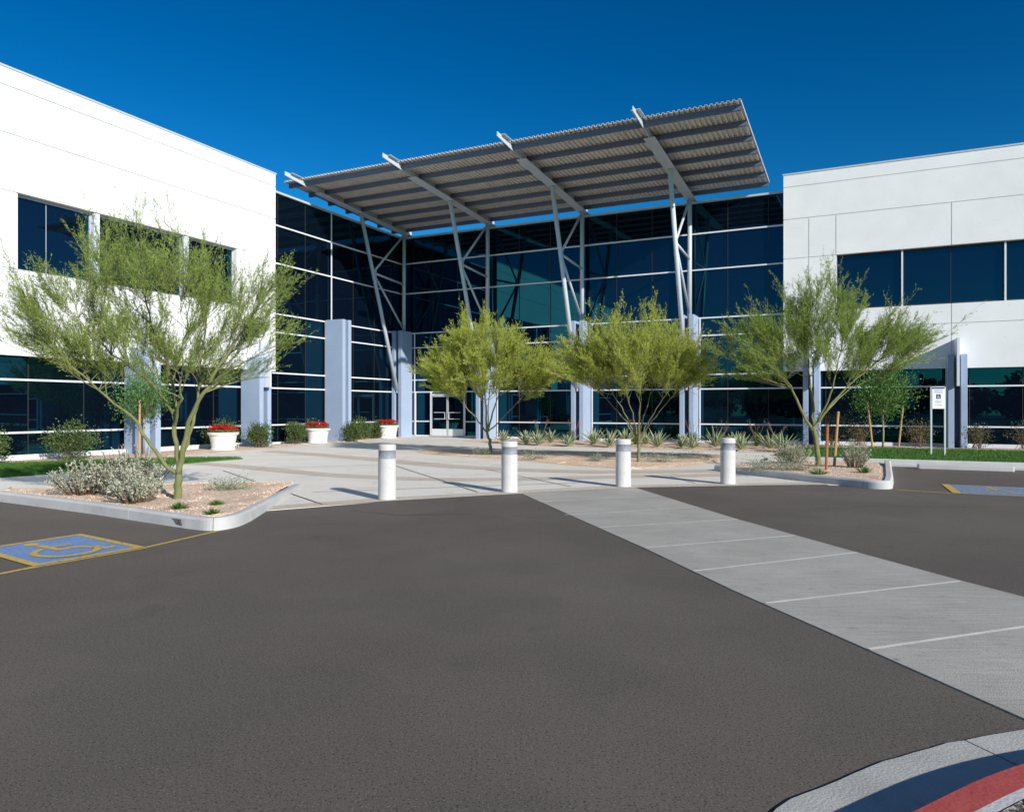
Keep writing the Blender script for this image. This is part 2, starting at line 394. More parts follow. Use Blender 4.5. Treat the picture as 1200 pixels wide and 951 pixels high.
# left island
i1 = [(-16, 15.9), (-8.18, 11.44), (-5.99, 10.15), (-4.05, 8.90), (-3.62, 8.66), (-3.42, 8.95), (-3.44, 9.5), (-3.54, 10.35), (-3.9, 13.35)]
i1s = i1[:3] + smooth_poly(i1[3:7], 3) + i1[7:]
kerb('kerb', i1s, side=1, hfun=lambda t: 1 if t < .8 else 1 - .5 * (t - .8) / .2)
ig = offset(i1s, .14)[1:] 
ipoly = [p for p in ig if p[0] > -8.7] + [(-4.8, 13.5), (-6.6, 13.3), (-8.6, 12.4), (-8.75, 11.9)]
zi1 = lambda x, y: .115 - max(0, min(1, (y - (11.9 + (x + 8.7) * .35)) / 1.4)) * .085
gravel_patch('gravel_bed', ipoly, .1, M['gravel'], zi1)
wk = offset(i1s, .14)[:2]
tag(MB().prism([wk[0], (-8.35, 11.70), (-8.7, 12.5), (-12, 14.6), (-16, 17.5)], 0, .125).build('pavement', M['plaza']), kind='structure')
scatter_stones('gravel', ipoly, 7000, zi1, .024, M['stone'], 5)

sm = MB(); n_ = Vector((-.507, -.862)) * .004
sm.add([(*(Vector((-4.42, 9.165)) + n_), .03), (*(Vector((-4.10, 8.935)) + n_), .03), (*(Vector((-4.12, 8.95)) + n_), .105), (*(Vector((-4.45, 9.185)) + n_), .10)], [(0, 1, 2, 3)])
tag(sm.build('kerb_scuff', M['smudge']), kind='structure')
# right island
i4 = [(4.75, 16.9), (5.05, 16.19), (5.86, 14.52), (6.4, 13.62), (6.62, 13.16), (6.95, 13.12), (7.16, 13.50), (7.6, 14.3), (9.71, 18.4)]
i4s = i4[:3] + smooth_poly(i4[3:7], 3) + i4[7:]
kerb('kerb', i4s, side=1)
p4 = offset(i4s, .14) + [(8.9, 20.4), (7.0, 19.6), (5.2, 17.6)]
zi4 = lambda x, y: .115 - max(0, min(1, (y - 16.5) / 2.5)) * .07
gravel_patch('gravel_bed', p4, .1, M['gravel'], zi4)
scatter_stones('gravel', p4, 4500, zi4, .028, M['stone'], 6)

# middle bed in the plaza
bed = smooth_poly([(-3.4, 24.6), (-2.62, 22.6), (-.47, 20.9), (.91, 19.1), (2.35, 17.54), (3.1, 17.2), (3.88, 17.7), (5.72, 19.6), (6.75, 21.0), (6.8, 22.7), (4.2, 23.5), (1.4, 23.9), (-1.2, 25.1), (-3.0, 25.8)], 2, True)
gravel_patch('gravel_bed', bed, .03, M['gravel'], lambda x, y: .03 + .05 * math.exp(-((x - 2.5) ** 2 + (y - 20.5) ** 2) / 6), .0105)
scatter_stones('gravel', bed, 5000, lambda x, y: .035 + .05 * math.exp(-((x - 2.5) ** 2 + (y - 20.5) ** 2) / 6), .02, M['stone'], 7)
# planting bed along the entrance glass
agbed = [AB(5.6, .3), AB(5.2, 3.0), (.5, 28.1), (3.58, 26.5), (6.44, 24.7), (8.0, 23.9), (9.64, 23.2), (10.6, 22.5), AB(18.5, 5.5), AB(18.5, .3)]
gravel_patch('gravel_bed', agbed, .03, M['gravel'], lambda x, y: .032, .0105)
scatter_stones('gravel', agbed, 3500, lambda x, y: .035, .028, M['stone'], 8)
# strip below the left wing and the left glass
gravel_patch('gravel_bed', [AB(.1, 9.2), AB(1.3, 9.2), AB(2.0, 11), AB(2.4, 16), AB(2.6, 34), AB(.1, 34)], .03, M['gravel'], lambda x, y: .032, .0105)
gravel_patch('gravel_bed', [AB(.1, .8), AB(1.1, 1.2), AB(1.2, 5.3), AB(1.2, 9.1), AB(.1, 9.1)], .03, M['gravel'], lambda x, y: .032, .0105)

# lawns
def grass(name, poly, z, n, seed, hgt=.06):
    rng = np.random.default_rng(seed); P = np.array(poly); mn = P.min(0); mx = P.max(0); pts = []
    while len(pts) < n:
        q = rng.uniform(mn, mx)
        if inside(poly, q[0], q[1]): pts.append(q)
    pts = np.array(pts); a = rng.uniform(0, 6.3, n); d = np.stack([np.cos(a), np.sin(a), 0 * a], 1) * .006
    b = np.column_stack([pts, np.full(n, z)]); t = b + np.column_stack([rng.normal(0, .015, (n, 2)), rng.uniform(.6, 1.2, n) * hgt])
    V = np.stack([b - d, b + d, t + d * .3, t - d * .3], 1)
    return tag(MB().quads(V).build(name, M['grassblade']), kind='stuff')
lawn1 = [(-13.0, 14.9), (-10.84, 15.22), (-10.15, 16.19), (-8.91, 18.3), (-7.75, 20.7), (-8.6, 20.6), (-10.71, 20.05), (-13.12, 18.41), (-14.3, 17.3)]
tag(MB().prism(lawn1, 0, .045).build('lawn', M['lawn']), kind='structure')
grass('grass', lawn1, .045, 26000, 1)
lawn2 = [AB(18.9, 9.55), AB(44, 9.55), AB(44, 3.4), AB(22, 3.4), AB(19.2, 4.2)]
tag(MB().prism(lawn2, 0, .12).build('lawn', M['lawn']), kind='structure')
grass('grass', [AB(19, 9.5), AB(30, 9.5), AB(30, 3.5), AB(22, 3.5), AB(19.2, 4.3)], .12, 26000, 2)
gravel_patch('gravel_bed', [AB(18.55, .5), AB(44, .5), AB(44, 3.35), AB(22, 3.35), AB(18.55, 4.3)], .06, M['gravel'], lambda x, y: .06)
# kerb and gutter along the right lawn
kl = [AB(19.2, 9.75), AB(44, 9.75)]
kerb('kerb', [AB(18.9, 9.75), AB(44, 9.75)], side=1)
tag(MB().prism([AB(19.4, 9.752), AB(44, 9.752), AB(44, 10.2), AB(19.6, 10.2)], -.05, .016).build('gutter', M['kerb']), kind='structure')
# wheel stop
ws = empty('wheel_stop', (*AB(23.45, 10.75), 0), 'long low concrete wheel stop before the kerb under the parking sign', 'wheel stop', rz=-TH)
MB().prism([(-.98, -.085), (-.94, -.1), (.94, -.1), (.98, -.085), (.98, .085), (.94, .1), (-.94, .1), (-.98, .085)], 0, .125).build('block', M['kerb'], ws, bevel=.02)
for x in (-.6, .6): MB().lathe([(0, .128), (.018, .128), (.018, .12)], 10, x, 0).build('fixing_bolt', M['rust'], ws)

# foreground kerb return, gutter and verge under the camera
gut = smooth_poly([(.30, -6), (.32, 0.2), (.45, 1.7), (.66, 2.28), (.95, 2.66), (1.26, 2.85), (1.61, 3.05), (1.98, 3.21), (2.40, 3.34), (3.2, 3.5), (4.6, 3.62), (12, 3.7)], 2)
def ribbon(name, l0, l1, z0, z1, m):
    mb = MB()
    for i in range(len(l0) - 1):
        mb.add([(*l0[i], z0), (*l0[i + 1], z0), (*l1[i + 1], z1), (*l1[i], z1)], [(3, 2, 1, 0)])
    return tag(mb.build(name, m), kind='structure')
g0 = resample(gut, .15)
rngj = random.Random(4)
g0j = [(x + rngj.uniform(-.006, .006), y + rngj.uniform(-.006, .006)) for x, y in g0]
gb = MB(); l1 = offset(g0, -.395)
cut = min(range(len(g0)), key=lambda i: abs(g0[i][0] - 1.93) + abs(g0[i][1] - 3.19))
for i in range(len(g0) - 1):
    a0, a1, b0, b1 = g0j[i], g0j[i + 1], l1[i], l1[i + 1]
    if i == cut: a1 = (a0[0] + (a1[0] - a0[0]) * .93, a0[1] + (a1[1] - a0[1]) * .93); b1 = (b0[0] + (b1[0] - b0[0]) * .9, b0[1] + (b1[1] - b0[1]) * .9)
    gb.add([(*a0, .011), (*a1, .011), (*b1, .006), (*b0, .006)], [(3, 2, 1, 0)])
tag(gb.build('gutter', M['gutter']), kind='structure')
KH = .135
mb = MB(); e0 = offset(g0, -.375); e1 = offset(g0, -.387); e2 = offset(g0, -.41); e3 = offset(g0, -.515)
for i in range(len(g0) - 1):
    for (p, zp), (q, zq) in (((e0, 0), (e1, KH - .022)), ((e1, KH - .022), (e2, KH)), ((e2, KH), (e3, KH))):
        mb.add([(*p[i], zp), (*p[i + 1], zp), (*q[i + 1], zq), (*q[i], zq)], [(3, 2, 1, 0)])
tag(mb.build('painted_kerb', M['red']), kind='structure')
ribbon('kerb_back', e3, offset(g0, -.555), KH - .0005, KH - .001, M['kerb'])
vl = offset(g0, -.555)
verge = [p for p in vl] + [(12, -6)]
tag(MB().prism(verge, 0, KH - .006).build('verge', M['gravel2']), kind='structure')
vp = [p for p in vl if p[1] > .5 and p[0] < 4] + [(4, .5)]
scatter_stones('gravel', vp, 6000, lambda x, y: KH - .008, .016, mat('mixed_gravel', (.40, .36, .29), .9, island=.8), 9)

# paint on the asphalt
def paint(name, polys, z, m):
    mb = MB()
    for ip, p in enumerate(polys):
        n = len(p); ar = sum(p[i][0] * p[(i + 1) % n][1] - p[(i + 1) % n][0] * p[i][1] for i in range(n))
        if ar < 0: p = p[::-1]
        mb.add([(x, y, z + ip * .00025) for x, y in p], [tuple(range(n))])
    return tag(mb.build(name, m), kind='structure')
def line_poly(p, q, w):
    p = Vector(p); q = Vector(q); d = (q - p).normalized(); n = Vector((-d.y, d.x)) * w / 2
    return [tuple(p - n), tuple(q - n), tuple(q + n), tuple(p + n)]
def wheelchair(place):
    """accessibility symbol in a unit square, as polygons passed through place(u, v)"""
    P = []
    P.append([(.40 + .075 * cos(t * pi / 8), .90 + .075 * sin(t * pi / 8)) for t in range(16)])
    def thick(pts, w):
        a = offset(pts, w / 2); b = offset(pts, -w / 2)
        for i in range(len(pts) - 1): P.append([a[i], a[i + 1], b[i + 1], b[i]])
    thick([(.42, .80), (.45, .42)], .085)
    thick([(.42, .44), (.66, .44), (.80, .16), (.90, .19)], .075)
    thick([(.44, .62), (.68, .62)], .06)
    thick([(.36 + 0, .58)] + [(.46 + .30 * cos(R(a)), .33 + .27 * sin(R(a))) for a in range(120, 361, 15)], .07)
    return [[place(*q) for q in p] for p in P]
Q1 = Vector((-3.92, 7.67)); e1_ = Vector((-1.16, .80)); e2_ = Vector((-.55, -.92))
paint('parking_line', [line_poly((-3.56, 8.72), Q1, .06), line_poly(Q1, Q1 + e2_ * 1.05, .09), line_poly(Q1 + e2_ * 1.0, Q1 + e2_ * 1.0 + Vector((-1.6, -3.4)), .07)], .004, M['yellow'])
paint('parking_bay_marking', [[tuple(Q1), tuple(Q1 + e1_), tuple(Q1 + e1_ + e2_), tuple(Q1 + e2_)]], .0065, M['bluemark'])
paint('parking_bay_marking', [line_poly(Q1 + e1_ * a0 + e2_ * b0, Q1 + e1_ * a1 + e2_ * b1, .085) for a0, b0, a1, b1 in ((0, .03, 1, .03), (0, .98, 1.02, .98), (.98, 0, .98, 1), (.03, 0, .03, 1))]
      + wheelchair(lambda u_, v_: tuple(Q1 + e1_ * (.08 + .84 * v_) + e2_ * (.95 - .9 * u_))), .0095, M['yellow'])
R1 = Vector((7.71, 12.5)); f1 = Vector((1.36, -.66)); f2 = Vector((.67, 1.46))
paint('parking_line', [line_poly((6.98, 13.02), R1, .07), line_poly(R1, R1 + f1 * 3, .07)], .004, M['yellow'])
paint('parking_bay_marking', [[tuple(R1), tuple(R1 + f1), tuple(R1 + f1 + f2), tuple(R1 + f2)]], .0065, M['bluefade'])
paint('parking_bay_marking', [line_poly(R1 + f1 * a0 + f2 * b0, R1 + f1 * a1 + f2 * b1, .13) for a0, b0, a1, b1 in ((.02, 0, .02, 1), (.98, 0, .98, 1))]
      + wheelchair(lambda u_, v_: tuple(R1 + f1 * (.5 + .42 * (u_ - .5)) + f2 * (.12 + .76 * v_)))[:9], .0095, M['yellow'])
paint('parking_line', [line_poly((-8.5, 11.0), (-9.9, 8.2), .08)], .004, M['yellow'])

def crack(pts, seed, w=.009):
    rg = random.Random(seed); pts = resample(pts, .09); pts = [(x + rg.gauss(0, .022), y + rg.gauss(0, .022)) for x, y in pts]; mb = MB()
    for a, b in zip(pts, pts[1:]):
        q = line_poly(a, b, w * rg.uniform(.5, 1.5)); mb.add([(x, y, .0028) for x, y in q], [(0, 1, 2, 3)])
    tag(mb.build('asphalt_crack', M['crack']), kind='structure')
for i, p in enumerate(([(4.2, 12.9), (4.9, 12.75), (5.4, 12.9), (6.1, 12.6)], [(4.6, 12.2), (5.3, 12.1), (5.8, 12.25)], [(4.4, 10.6), (5.5, 10.9), (6.9, 10.8)], [(-2.3, 10.4), (-1.6, 10.0), (-.6, 10.1)])):
    crack(p, i)

# ------------------------------------------------------------------ the office building, in its own axes: x along the entrance glass, y = -b (towards the lot is negative)
BL = empty('office_building', (C0.x, C0.y, 0), 'two storey white office building with white wings meeting at a dark glass corner', 'building', rz=-TH)
ZC = 10.17
def bbox(mb, a0, a1, b0, b1, z0, z1, mi=0): return mb.box(a0, a1, -b1, -b0, z0, z1, mi)
core = MB(); bbox(core, -14, -.06, -14, 34, 0, ZC - .12); bbox(core, -.06, 45, -14, -.06, 0, ZC - .12); core.build('core', M['dark'], BL)
rf = MB(); bbox(rf, -14, 45, -14, -.25, ZC - .12, ZC - .04); bbox(rf, -14, -.25, -.25, 9.3, ZC - .12, ZC - .04); rf.build('roof', M['roof'], BL)

G_ = .014
def panels(rows, s0, s1, cuts, openings, put):
    """rows of precast panels separated by fine reveals; openings = (z0, z1, a0, a1)"""
    for z0, z1 in rows:
        zs = [(s0, s1)]
        for oz0, oz1, oa, ob in openings:
            if z0 >= oz0 - .01 and z1 <= oz1 + .01: zs = [(s0, oa), (ob, s1)]
        for p, q in zs:
            pts = [p] + [c for c, cz0, cz1 in cuts if p < c < q and z0 >= cz0 - .01 and z1 <= cz1 + .01] + [q]
            for x0, x1 in zip(pts, pts[1:]):
                put(x0 + (G_ if x0 != s0 and x0 != p else 0), x1 - (G_ if x1 != q else 0), z0 + (G_ if z0 != 2.92 else 0), z1 - (G_ if z1 != 10.7 else 0))
rows = [(2.92, 4.55), (4.55, 5.28), (5.28, 7.38), (7.38, 8.94), (8.94, 10.22), (10.22, 10.7)]
# left wing
lw = MB()
panels(rows, 9.33, 34, [(22.5, 2.9, 9)], [(5.28, 7.38, 11.3, 19.0)], lambda x0, x1, z0, z1: bbox(lw, .2, .4, x0, x1, z0, z1))
bk = [(9.36, 11.28, 2.95, 10.66), (19.02, 34, 2.95, 10.66), (11.28, 19.02, 2.95, 5.26), (11.28, 19.02, 7.40, 10.66)]
for x0, x1, z0, z1 in bk: bbox(lw, -.05, .37, x0, x1, z0, z1)
lwo = lw.build('wing_wall', M['stucco'], BL); lwo['label'] = 'sunlit white wing wall'
cp = MB(); bbox(cp, -.1, .425, 9.30, 34, 10.7, 10.755); bbox(cp, -.1, .425, 9.30, 9.33, 10.69, 10.7); cp.build('coping', M['coping'], lwo)
# right wing
rw = MB()
panels(rows, 18.47, 45, [(19.4, 4.5, 9), (20.37, 7.3, 9), (24.2, 7.3, 9), (24.2, 2.9, 5.3), (30.6, 2.9, 9)], [(5.28, 7.38, 20.4, 29.2)], lambda x0, x1, z0, z1: bbox(rw, x0, x1, .2, .4, z0, z1))
for x0, x1, z0, z1 in [(18.5, 20.38, 2.95, 10.66), (29.22, 45, 2.95, 10.66), (20.38, 29.22, 2.95, 5.26), (20.38, 29.22, 7.40, 10.66)]: bbox(rw, x0, x1, -.05, .37, z0, z1)
rwo = rw.build('wing_wall', M['stucco'], BL); rwo['label'] = 'white wing wall lit at a low angle'
cp = MB(); bbox(cp, 18.44, 45, -.1, .425, 10.7, 10.755); cp.build('coping', M['coping'], rwo)

# upper windows: each pane strip a part with frame
def window(side, s0, s1, cutp):
    g = MB()
    f = MB(); q = .05
    if side == 'L':
        bbox(g, .12, .16, s0 + .02, s1 - .02, 5.30, 7.36)
        for z0, z1 in ((5.28, 5.28 + q), (7.38 - q, 7.38)): bbox(f, .10, .21, s0, s1, z0, z1)
        for e in (s0, s1 - .03): bbox(f, .11, .20, e, e + .03, 5.28, 7.38)
        for c in cutp: bbox(f, .165, .175, c - .008, c + .008, 5.33, 7.33)
    else:
        bbox(g, s0 + .02, s1 - .02, .12, .16, 5.30, 7.36)
        for z0, z1 in ((5.28, 5.28 + q), (7.38 - q, 7.38)): bbox(f, s0, s1, .10, .21, z0, z1)
        for e in (s0, s1 - .03): bbox(f, e, e + .03, .11, .20, 5.28, 7.38)
        for c in cutp: bbox(f, c - .010, c + .010, .15, .170, 5.33, 7.33, 0)
    w = g.build('window', M['glass'], BL); f.build('frame', M['alugrey'] if side == 'L' else M['seam'], w)
    return w
for a, b_, c in ((11.3, 13.38, []), (13.58, 16.60, []), (16.80, 19.0, [18.1])): window('L', a, b_, c)
for a, b_, c in ((20.4, 22.6, []), (22.66, 25.82, [24.2]), (25.88, 29.2, [27.4])): window('R', a, b_, c)
for c in (13.48, 16.70): mm = MB(); bbox(mm, .08, .36, c - .095, c + .095, 5.285, 7.375); mm.build('window_mullion', M['bladepaint'], BL)
for c in (22.63, 25.85): mm = MB(); bbox(mm, c - .028, c + .028, .08, .30, 5.285, 7.375); mm.build('window_mullion', M['alu'], BL)

# curtain walls
LV = [8.83, 7.30, 5.26, 4.52, 2.88, 2.27, .79]
def curtain(kind, s0, s1, ztop, levels, seams, big=(), base=False):
    """kind 'A': plane a=0 running in b; 'B': plane b=0 running in a"""
    P = (lambda mb, s, e, d0, d1, z0, z1: bbox(mb, d0, d1, s, e, z0, z1)) if kind == 'A' else (lambda mb, s, e, d0, d1, z0, z1: bbox(mb, s, e, d0, d1, z0, z1))
    g = MB(); P(g, s0, s1, -.05, -.02, .02, ztop); rp = random.Random(int(s1 * 10))
    xs = [s0] + [s for s in seams if s0 < s < s1] + [s1]; zz = sorted([.02, ztop] + [z for z in levels if z < ztop])
    for p0, p1 in zip(xs, xs[1:]):                     # every pane hangs a hair out of true
        for q0, q1 in zip(zz, zz[1:]):
            tx, tz = rp.uniform(-.004, .004), rp.uniform(-.003, .003); dd = [-.008 - tx - tz, -.008 + tx - tz, -.008 + tx + tz, -.008 - tx + tz]
            cs = [(p0, q0), (p1, q0), (p1, q1), (p0, q1)]
            if kind == 'A': g.add([(d_, -c_[0], c_[1]) for d_, c_ in zip(dd, cs)], [(3, 2, 1, 0)])
            else: g.add([(c_[0], -d_, c_[1]) for d_, c_ in zip(dd, cs)], [(0, 1, 2, 3)])
    g = g.build('glass_wall', M['glass'], BL)
    for i, z in enumerate(levels):
        t = MB(); P(t, s0, s1, .002, .06, z - .028, z + .028); t.build('transom', M['alu'], g)
    for s in seams:
        t = MB(); P(t, s - .011, s + .011, .001, .012, .05, ztop - .06); t.build('mullion', M['seam'], g)
    for s, z0, z1 in big:
        t = MB(); P(t, s - .03, s + .03, .0615, .085, z0, z1); t.build('mullion', M['alu'], g)
    t = MB(); P(t, s0, s1, .002, .05, .021, .10); t.build('base_rail', M['alu'], g)
    return g
gl = curtain('A', 0.0, 9.33, ZC - .05, LV, [.8, 2.4, 4.0, 7.2, 8.8], [(5.60, 5.3, 8.80), (5.99, .1, 5.25), (5.40, .1, 5.25), (5.60, 8.86, 10.1)])
gl['label'] = 'left glass wall of the entrance corner'
gr = curtain('B', 0.062, 18.47, ZC - .05, LV, [1.86, 3.46, 5.06, 6.66, 8.26, 9.86, 11.46, 13.06, 14.66, 16.26, 17.86], [(.80, .1, 5.25), (5.53, .1, 5.25), (10.33, .1, 5.25), (15.13, .1, 5.25)])
gr['label'] = 'right glass wall of the entrance corner'
cpp = MB(); bbox(cpp, -.25, .10, .10, 9.33, ZC - .05, ZC + .03); cpp.build('coping', M['coping'], gl)
cpp = MB(); bbox(cpp, -.25, 18.47, -.25, .098, ZC - .05, ZC + .03); cpp.build('coping', M['coping'], gr)
g2 = curtain('A', 9.331, 34, 2.94, [2.27, .79], [10.4 + 1.62 * k for k in range(14)]); g2['label'] = 'ground floor glass band of the sunlit wing'
g3 = curtain('B', 18.471, 45, 2.94, [2.27, .79], [20.0 + 1.6 * k for k in range(15)]); g3['label'] = 'ground floor glass band of the far wing'
bs = MB(); bbox(bs, .055, .16, 9.4, 34, 0, .17); bs.build('plinth', M['stucco'], BL)
bs = MB(); bbox(bs, 18.55, 45, .055, .16, 0, .17); bs.build('plinth', M['stucco'], BL)

# fin pillars: two slabs with a gap
def pillar(kind, s, ztop, blade=False):
    mb = MB()
    P = (lambda s0, s1, d0, d1, z0, z1, mi=0: bbox(mb, d0, d1, s0, s1, z0, z1, mi)) if kind == 'A' else (lambda s0, s1, d0, d1, z0, z1, mi=0: bbox(mb, s0, s1, d0, d1, z0, z1, mi))
    P(s, s + .19, .09, 1.05, 0, ztop); P(s + .39, s + .59, .09, 1.05, 0, ztop)
    P(s + .19, s + .39, .10, .30, 0, ztop - .02)
    o = mb.build('pillar', M['bluepaint'], BL, bevel=.012)
    if blade:
        mb = MB(); P(s + .25, s + .33, .30, 1.30, 2.25, 3.95); mb.build('blade', M['bladepaint'], o)
    return o
for k in range(4): pillar('B', .08 + 4.8 * k + (.0 if k else 0), 5.32)
for k in (4, 5, 6): pillar('B', .03 + 4.8 * k, 3.38, True)
pillar('A', 5.44, 5.32)
for k in (2, 3, 4, 5): pillar('A', .62 + 4.8 * k - .0, 3.38, True)

# entrance doors
fr = MB()
for s in (.86, 1.78, 3.74): bbox(fr, s - .03, s + .03, .062, .11, .10, 2.27 if s > 1 else 2.27)
bbox(fr, 1.78, 3.74, .064, .108, 2.10, 2.17)
fr.build('door_frame', M['alu'], BL)
for x0, x1, hx in ((1.81, 2.755, 2.64), (2.765, 3.71, 2.88)):
    d = MB(); bbox(d, x0, x1, .07, .10, .03, .10); bbox(d, x0, x1, .07, .10, 2.02, 2.10); bbox(d, x0, x0 + .055, .07, .10, .10, 2.02); bbox(d, x1 - .055, x1, .07, .10, .10, 2.02)
    dd = d.build('entrance_door', M['alugrey'], BL)
    kp = MB(); bbox(kp, x0 + .055, x1 - .055, .07, .105, .10, .42); kp.build('kick_plate', M['alu'], dd)
    g = MB(); bbox(g, x0 + .055, x1 - .055, .075, .085, .42, 2.02); g.build('pane', M['glass'], dd)
    s = -1 if hx < 2.7 else 1
    h = MB(); y = -.16
    h.tube([(hx, -.1, .92), (hx, y, .92), (hx, y, 1.24), (hx + s * .62, y, 1.24), (hx + s * .62, -.1, 1.24)], .016, 6); h.tube([(hx, y, .92), (hx + s * .62, y, .92)], .014, 6)
    h.build('handle', M['alu'], dd)

# ------------------------------------------------------------------ entrance canopy
CN = empty('entrance_canopy', (C0.x, C0.y, 0), 'tilted corrugated metal canopy on four raking steel frames over the glass corner', 'canopy', rz=-TH)
SL = .045
def zd(b): return 10.60 + SL * b
prof = []; a = -.6; per = .17
while a < 17.9:
    prof += [(a, 0), (a + .05, 0), (a + .065, .05), (a + .135, .05), (a + .15, 0)]; a += per
prof = [p for p in prof if p[0] <= 17.9]
dk = MB(); bs_ = (.12, 7.82); vs = []; n = len(prof)
for dz in (0, .012):
    for b_ in bs_:
        for x, z in prof: vs.append((x, -b_, zd(b_) + z + dz))
fs = []
for i in range(n - 1):
    fs += [(i, n + i, n + i + 1, i + 1), (2 * n + i, 2 * n + i + 1, 3 * n + i + 1, 3 * n + i),
           (i, i + 1, 2 * n + i + 1, 2 * n + i), (n + i, 3 * n + i, 3 * n + i + 1, n + i + 1)]
fs += [(0, 2 * n, 3 * n, n), (n - 1, 2 * n - 1, 4 * n - 1, 3 * n - 1)]
dk.add(vs, fs); dk.build('deck', M['deck'], CN)
et = MB()                                            # edge trim on the right end
et.obox((17.9, -.12, zd(.12) - .03), (.012, 0, 0), (0, -7.70, 7.70 * SL), (0, 0, .075)); et.build('edge_trim', M['coping'], CN)
for b_ in (7.58, 6.36, 5.10, 3.86, 2.62, 1.40, .20):
    p = MB(); z = zd(b_) - .004; x0, x1 = -.54, 17.88   # C-section
    p.box(x0, x1, -b_ - .012, -b_, z - .18, z); p.box(x0, x1, -b_, -b_ + .075, z - .18, z - .168); p.box(x0, x1, -b_, -b_ + .075, z - .012, z - .001)
    p.build('purlin', M['purlin'], CN)
for k in range(4):
    ac = .36 + 4.8 * k
    bt = lambda b_: zd(b_) - .03; bb = lambda b_: 10.285 + .055 * b_
    w = MB()                                         # web with tapered nose and tail
    pts = [(-.30, bt(-.30)), (-.30, bb(-.30)), (6.85, bb(6.85) - .017), (8.78, bt(8.78) - .13), (8.78, bt(8.78) + .03), (7.9, bt(7.9) + .03), (7.9, bt(7.9))]
    vs = [(ac - .014, -y, z) for y, z in pts] + [(ac + .014, -y, z) for y, z in pts]; n = len(pts)
    w.add(vs, [tuple(range(n)), tuple(range(n, 2 * n))[::-1]] + [(i, n + i, n + (i + 1) % n, (i + 1) % n) for i in range(n)])
    # bottom flange, sloping nose flange stub, top flange beyond the deck
    w.obox((ac - .20, .30, bb(-.30) - .018), (.40, 0, 0), (0, -7.13, 7.13 * .055), (0, 0, .017))
    w.obox((ac - .15, -7.88, bt(7.88) + .031), (.30, 0, 0), (0, -.62, .62 * SL), (0, 0, .016))
    w.build('beam', M['steel'], CN)
    V0 = (ac, -.40, 5.2); V1 = (ac, -.36, 10.28)
    I0 = (ac, -.98, 2.35); I1 = (ac, -3.88, 10.48)
    MB().tube([V0, V1], .095, 16).build('post', M['steel'], CN, smooth=True)
    t = MB().tube([I0, I1], .092, 16); t.tube([(ac, -.98, 2.20), (ac, -.98, 2.40)], .06, 10); t.build('raking_post', M['steel'], CN, smooth=True)
    f = (7.9 - 2.35) / (10.46 - 2.35); mid = (ac, -.98 - 2.9 * f, 7.9)
    for q in ((ac, -.42, 10.2), (ac, -.42, 7.72), (ac, -.44, 5.45)):
        MB().tube([mid, q], .052, 10).build('brace', M['steel'], CN, smooth=True)
    pl = MB(); pl.box(ac - .13, ac + .13, -.5, -.22, 10.255, 10.27); pl.build('cap_plate', M['steel'], CN)
    pl = MB(); pl.box(ac - .012, ac + .012, mid[1] - .0, mid[1] + .28, 7.72, 8.05); pl.build('gusset', M['steel'], CN)

# ------------------------------------------------------------------ plants
def leafquads(P, D, L, Wd, rng, curl=0):
    """diamond leaves at P pointing along D"""
    N = len(P); D = D / np.linalg.norm(D, axis=1, keepdims=True)
    X = np.cross(D, rng.normal(size=(N, 3))); X /= np.linalg.norm(X, axis=1, keepdims=True) + 1e-9
    L = np.asarray(L).reshape(-1, 1) * np.ones((N, 1)); Wd = np.asarray(Wd).reshape(-1, 1) * np.ones((N, 1))
    return np.stack([P, P + D * L * .5 + X * Wd * .5, P + D * L, P + D * L * .5 - X * Wd * .5], 1)
def ribbonquads(A, B, w, rng):
    D = B - A; X = np.cross(D, rng.normal(size=D.shape)); X /= np.linalg.norm(X, axis=1, keepdims=True) + 1e-9
    return np.stack([A - X * w, A + X * w, B + X * w * .4, B - X * w * .4], 1)

